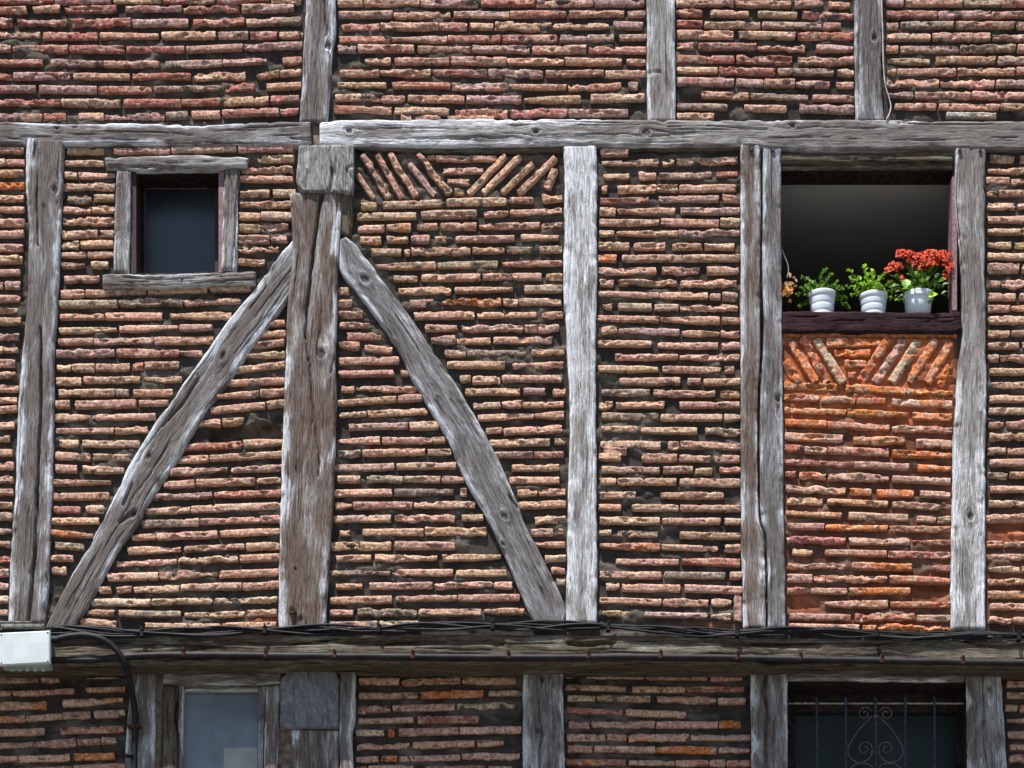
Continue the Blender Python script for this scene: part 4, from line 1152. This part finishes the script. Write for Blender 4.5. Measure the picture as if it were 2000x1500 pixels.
def sprig(lf, st, p0, p1, sag=.0, n=12, size=.014, bend=.02):
    p0 = Vector(p0); p1 = Vector(p1); mid = (p0+p1)/2+Vector((R_.uniform(-bend, bend), R_.uniform(-bend, bend), .02))
    P = [p0*(1-t)**2+mid*2*t*(1-t)+p1*t*t for t in [i/10 for i in range(11)]]
    st.tube(P, [.0018-.0001*i for i in range(11)], 5)
    for i in range(n):
        t = .18+.82*i/(n-1); k = min(int(t*10), 9); q = P[k].lerp(P[k+1], t*10-k); ax = (P[k+1]-P[k]).normalized()
        for j in range(2):
            o = rv(); o = (o-ax*o.dot(ax)).normalized(); s_ = size*R_.uniform(.7, 1.15)*(1-.35*t)
            br = R_.uniform(.6, 1.5)
            leaf(lf, q, o+ax*.7, Vector((0, -.4, 1)), s_*1.5, s_*.9, (br, br*R_.uniform(.9, 1.1), br*.8))
    for j in range(4): leaf(lf, P[-1], (P[-1]-P[-2]).normalized()+rv()*.5, Vector((0, -1, .5)), size*1.1, size*.55, (1.4, 1.4, .8))
SILLZ = W(0, 607, .045)[2]-.0005
def potted(px, d, wtop, wbot, ytop, kind, label, group=None):
    c = W(px, ytop, d); h = c[2]-SILLZ; k = PX*(CD-d)/CD
    root = tag(empty('potted_plant', (c[0], -d, SILLZ)), label, 'potted plant', 'pots on the window sill')
    rt = wtop/2*k; rb = wbot/2*k; pr = [(rb*.9, 0), (rb, .002)]
    rad = lambda t: rb+(rt-rb)*t
    if kind < 3:
        for t in np.linspace(.04, .78, 25): pr.append((rad(t)-.0022*abs(math.sin(t*math.pi*3.2))**8-.0, h*t))
        pr += [(rt*.975, h*.80), (rt*1.0, h*.82), (rt*1.02, h*.97), (rt*1.01, h), (rt*.94, h), (rt*.92, h*.86), (.001, h*.86)]
    else:
        pr += [(rad(.70), h*.72), (rad(.72)*.985, h*.74), (rt*1.03, h*.755), (rt*1.05, h*.80), (rt*1.03, h*.84), (rt*1.04, h*.96), (rt*1.06, h), (rt*.97, h), (rt*.95, h*.86), (.001, h*.86)]
    m = MB(); m.lathe(pr, (c[0], -d, SILLZ), 40); m.build('pot', POT, root, smooth=True)
    m = MB(); m.lathe([(rt*.93, h*.865), (.001, h*.88)], (c[0], -d, SILLZ), 24); m.build('soil', SOIL, root)
    return root, Vector((c[0], -d, SILLZ+h*.88)), rt
def plant(px, d, wt, wb, yt, kind, label, tips, mat, size):
    root, b0, rt = potted(px, d, wt, wb, yt, kind, label)
    lf = MB(); st = MB()
    for x, y, dd in tips:
        q = b0+Vector((R_.uniform(-.6, .6)*rt, R_.uniform(-.6, .6)*rt, -.005)); sprig(lf, st, q, W(x, y, d+dd), n=13, size=size)
    lf.build('foliage', mat, root); st.build('stems', LEAFD, root, smooth=True)
    return root
plant(1606, -.03, 52, 42, 574, 1, 'ribbed white pot of thin leafy sprigs, leftmost of the three pots',
      [(1570, 543, .03), (1578, 556, .05), (1568, 562, -.02), (1611, 528, .0), (1622, 538, .03), (1632, 552, .03), (1643, 566, .0), (1650, 582, -.03), (1600, 560, .04), (1590, 552, -.02), (1560, 575, -.04), (1660, 560, -.04), (1655, 598, -.02), (1628, 560, -.03), (1565, 596, -.05), (1612, 550, 0.)], LEAFD, .018)
plant(1706, -.03, 54, 44, 578, 2, 'ribbed white pot of bright green sprigs, middle one of the three pots',
      [(1660, 530, .02), (1664, 545, .03), (1690, 522, .02), (1694, 540, .04), (1700, 552, .05), (1716, 545, .04), (1726, 538, .03), (1738, 553, .02), (1748, 565, .0), (1672, 562, .03), (1710, 562, .06), (1685, 555, .03), (1722, 566, .05), (1736, 580, .0), (1668, 575, -.02), (1704, 530, .0), (1750, 585, -.03)], LEAF, .019)
root, b0, rt = potted(1793, -.03, 57, 47, 576, 3, 'white rimmed pot with red flowers and broad leaves, rightmost of the three pots')
lf = MB(); st = MB()
for k in range(70):
    an = R_.uniform(0, 6.28); x = 1796+R_.gauss(0, 26); y = 553+R_.gauss(0, 15); q = Vector(W(x, y, -.03+R_.uniform(-.06, .07)))
    dv = (q-b0); dv.z = abs(dv.z)*.5; br = R_.uniform(.5, 1.3)
    if R_.random() < .4: st.tube([b0+Vector((R_.uniform(-.02, .02), 0, 0)), (b0+q)/2+Vector((0, 0, .01)), q], .0018, 5)
    L = R_.uniform(.028, .05); leaf(lf, q, dv.normalized()+rv()*.5, Vector((0, -.7, .8)), L, L*.75, (br, br, br*.9), .15)
q = Vector(W(1770, 545, .05)); leaf(lf, q, (-.1, -.3, -1), (0, -1, .2), .05, .05, (2.6, 2.3, 3.5), .1)
q = Vector(W(1812, 580, .06)); leaf(lf, q, (1, -.3, .25), (0, -1, .4), .05, .03, (4., 3.0, .8), .15)
lf.build('foliage', LEAFD, root)
lf2 = MB()
for x, y, dd in [(1742, 552, .02), (1746, 566, .02), (1753, 540, .03), (1768, 556, .05), (1840, 545, .03), (1852, 555, 0.), (1846, 530, .02), (1800, 530, .04), (1780, 525, .04), (1820, 525, .03)]: sprig(lf2, st, b0, W(x, y, -.03+dd), n=10, size=.015)
lf2.build('foliage', LEAF, root)
fl = MB(); gl = MB()
CL = [(1765, 495, 20, 9, 70), (1748, 520, 16, 9, 55), (1800, 500, 16, 10, 50), (1822, 497, 20, 11, 80), (1843, 500, 17, 12, 75), (1852, 518, 11, 12, 35), (1815, 514, 20, 8, 45), (1780, 512, 12, 7, 20), (1800, 522, 22, 8, 20), (1850, 538, 8, 8, 12), (1735, 527, 8, 5, 14), (1762, 540, 8, 6, 10)]
for cx, cy, sx, sy, n in CL:
    stop = Vector(W(cx, cy+8, -.03+.02)); st.tube([b0, (b0+stop)/2+Vector((0, -.01, .015)), stop], .0022, 6)
    for k in range(n):
        a = R_.uniform(0, 6.28); rr_ = math.sqrt(R_.random()); x = cx+sx*rr_*math.cos(a); y = cy+sy*rr_*math.sin(a)
        dd = .03*math.sqrt(max(0, 1-rr_**2))+R_.uniform(-.03, .03); q = Vector(W(x, y, -.01+dd)); st.tube([stop, q], .0008, 4)
        N_ = (q-stop).normalized()+Vector((0, -.7, .4)); N_.normalize(); t1 = N_.cross(Vector((.3, .2, 1))).normalized(); t2 = N_.cross(t1)
        g_ = R_.choice([(1, 1, 1), (1, 1, 1), (1.1, 1.6, 1), (.7, .6, .8), (1.15, 2.8, 1.2)]); a0 = R_.uniform(0, 1.5); S_ = R_.uniform(.0065, .0105)
        for j in range(4):
            an = a0+j*math.pi/2; leaf(fl, q, t1*math.cos(an)+t2*math.sin(an)+N_*.25, N_, S_, S_*.8, g_, .1)
fl.build('flowers', PETAL, root); st.build('stems', LEAFD, root, smooth=True)

dr = tag(empty('dried_flower_bunch', W(1538, 585, .0)), 'dried tan and orange petals hanging on a wire at the left of the open window', 'dried flowers')
m = MB(); m.tube(cable([(1528, 488, .02), (1532, 500, .01), (1538, 514, .01), (1540, 528, .01), (1537, 543, .01)], 0, 0), .0016, 6); m.build('wire', mat_plain('bare_wire', (.4, .38, .36), .5, .4, .1, 30, .1), dr, smooth=True)
m = MB()
for k in range(46):
    if k < 26: x = 1543+R_.gauss(0, 6.5); y = 560+R_.gauss(0, 11); c = (1.2, 1.5, 1.8)
    else: x = 1532+R_.gauss(0, 8); y = 570+R_.gauss(0, 6); c = (1.15, .8, .5)
    q = Vector(W(x, y, .015+R_.uniform(-.03, .03))); br = R_.uniform(.6, 1.1)
    leaf(m, q, rv()+Vector((0, 0, -.5)), Vector((0, -1, .3)), R_.uniform(.018, .034), R_.uniform(.012, .022), tuple(br*i for i in c), .45)
m.build('petals', DRY, dr)
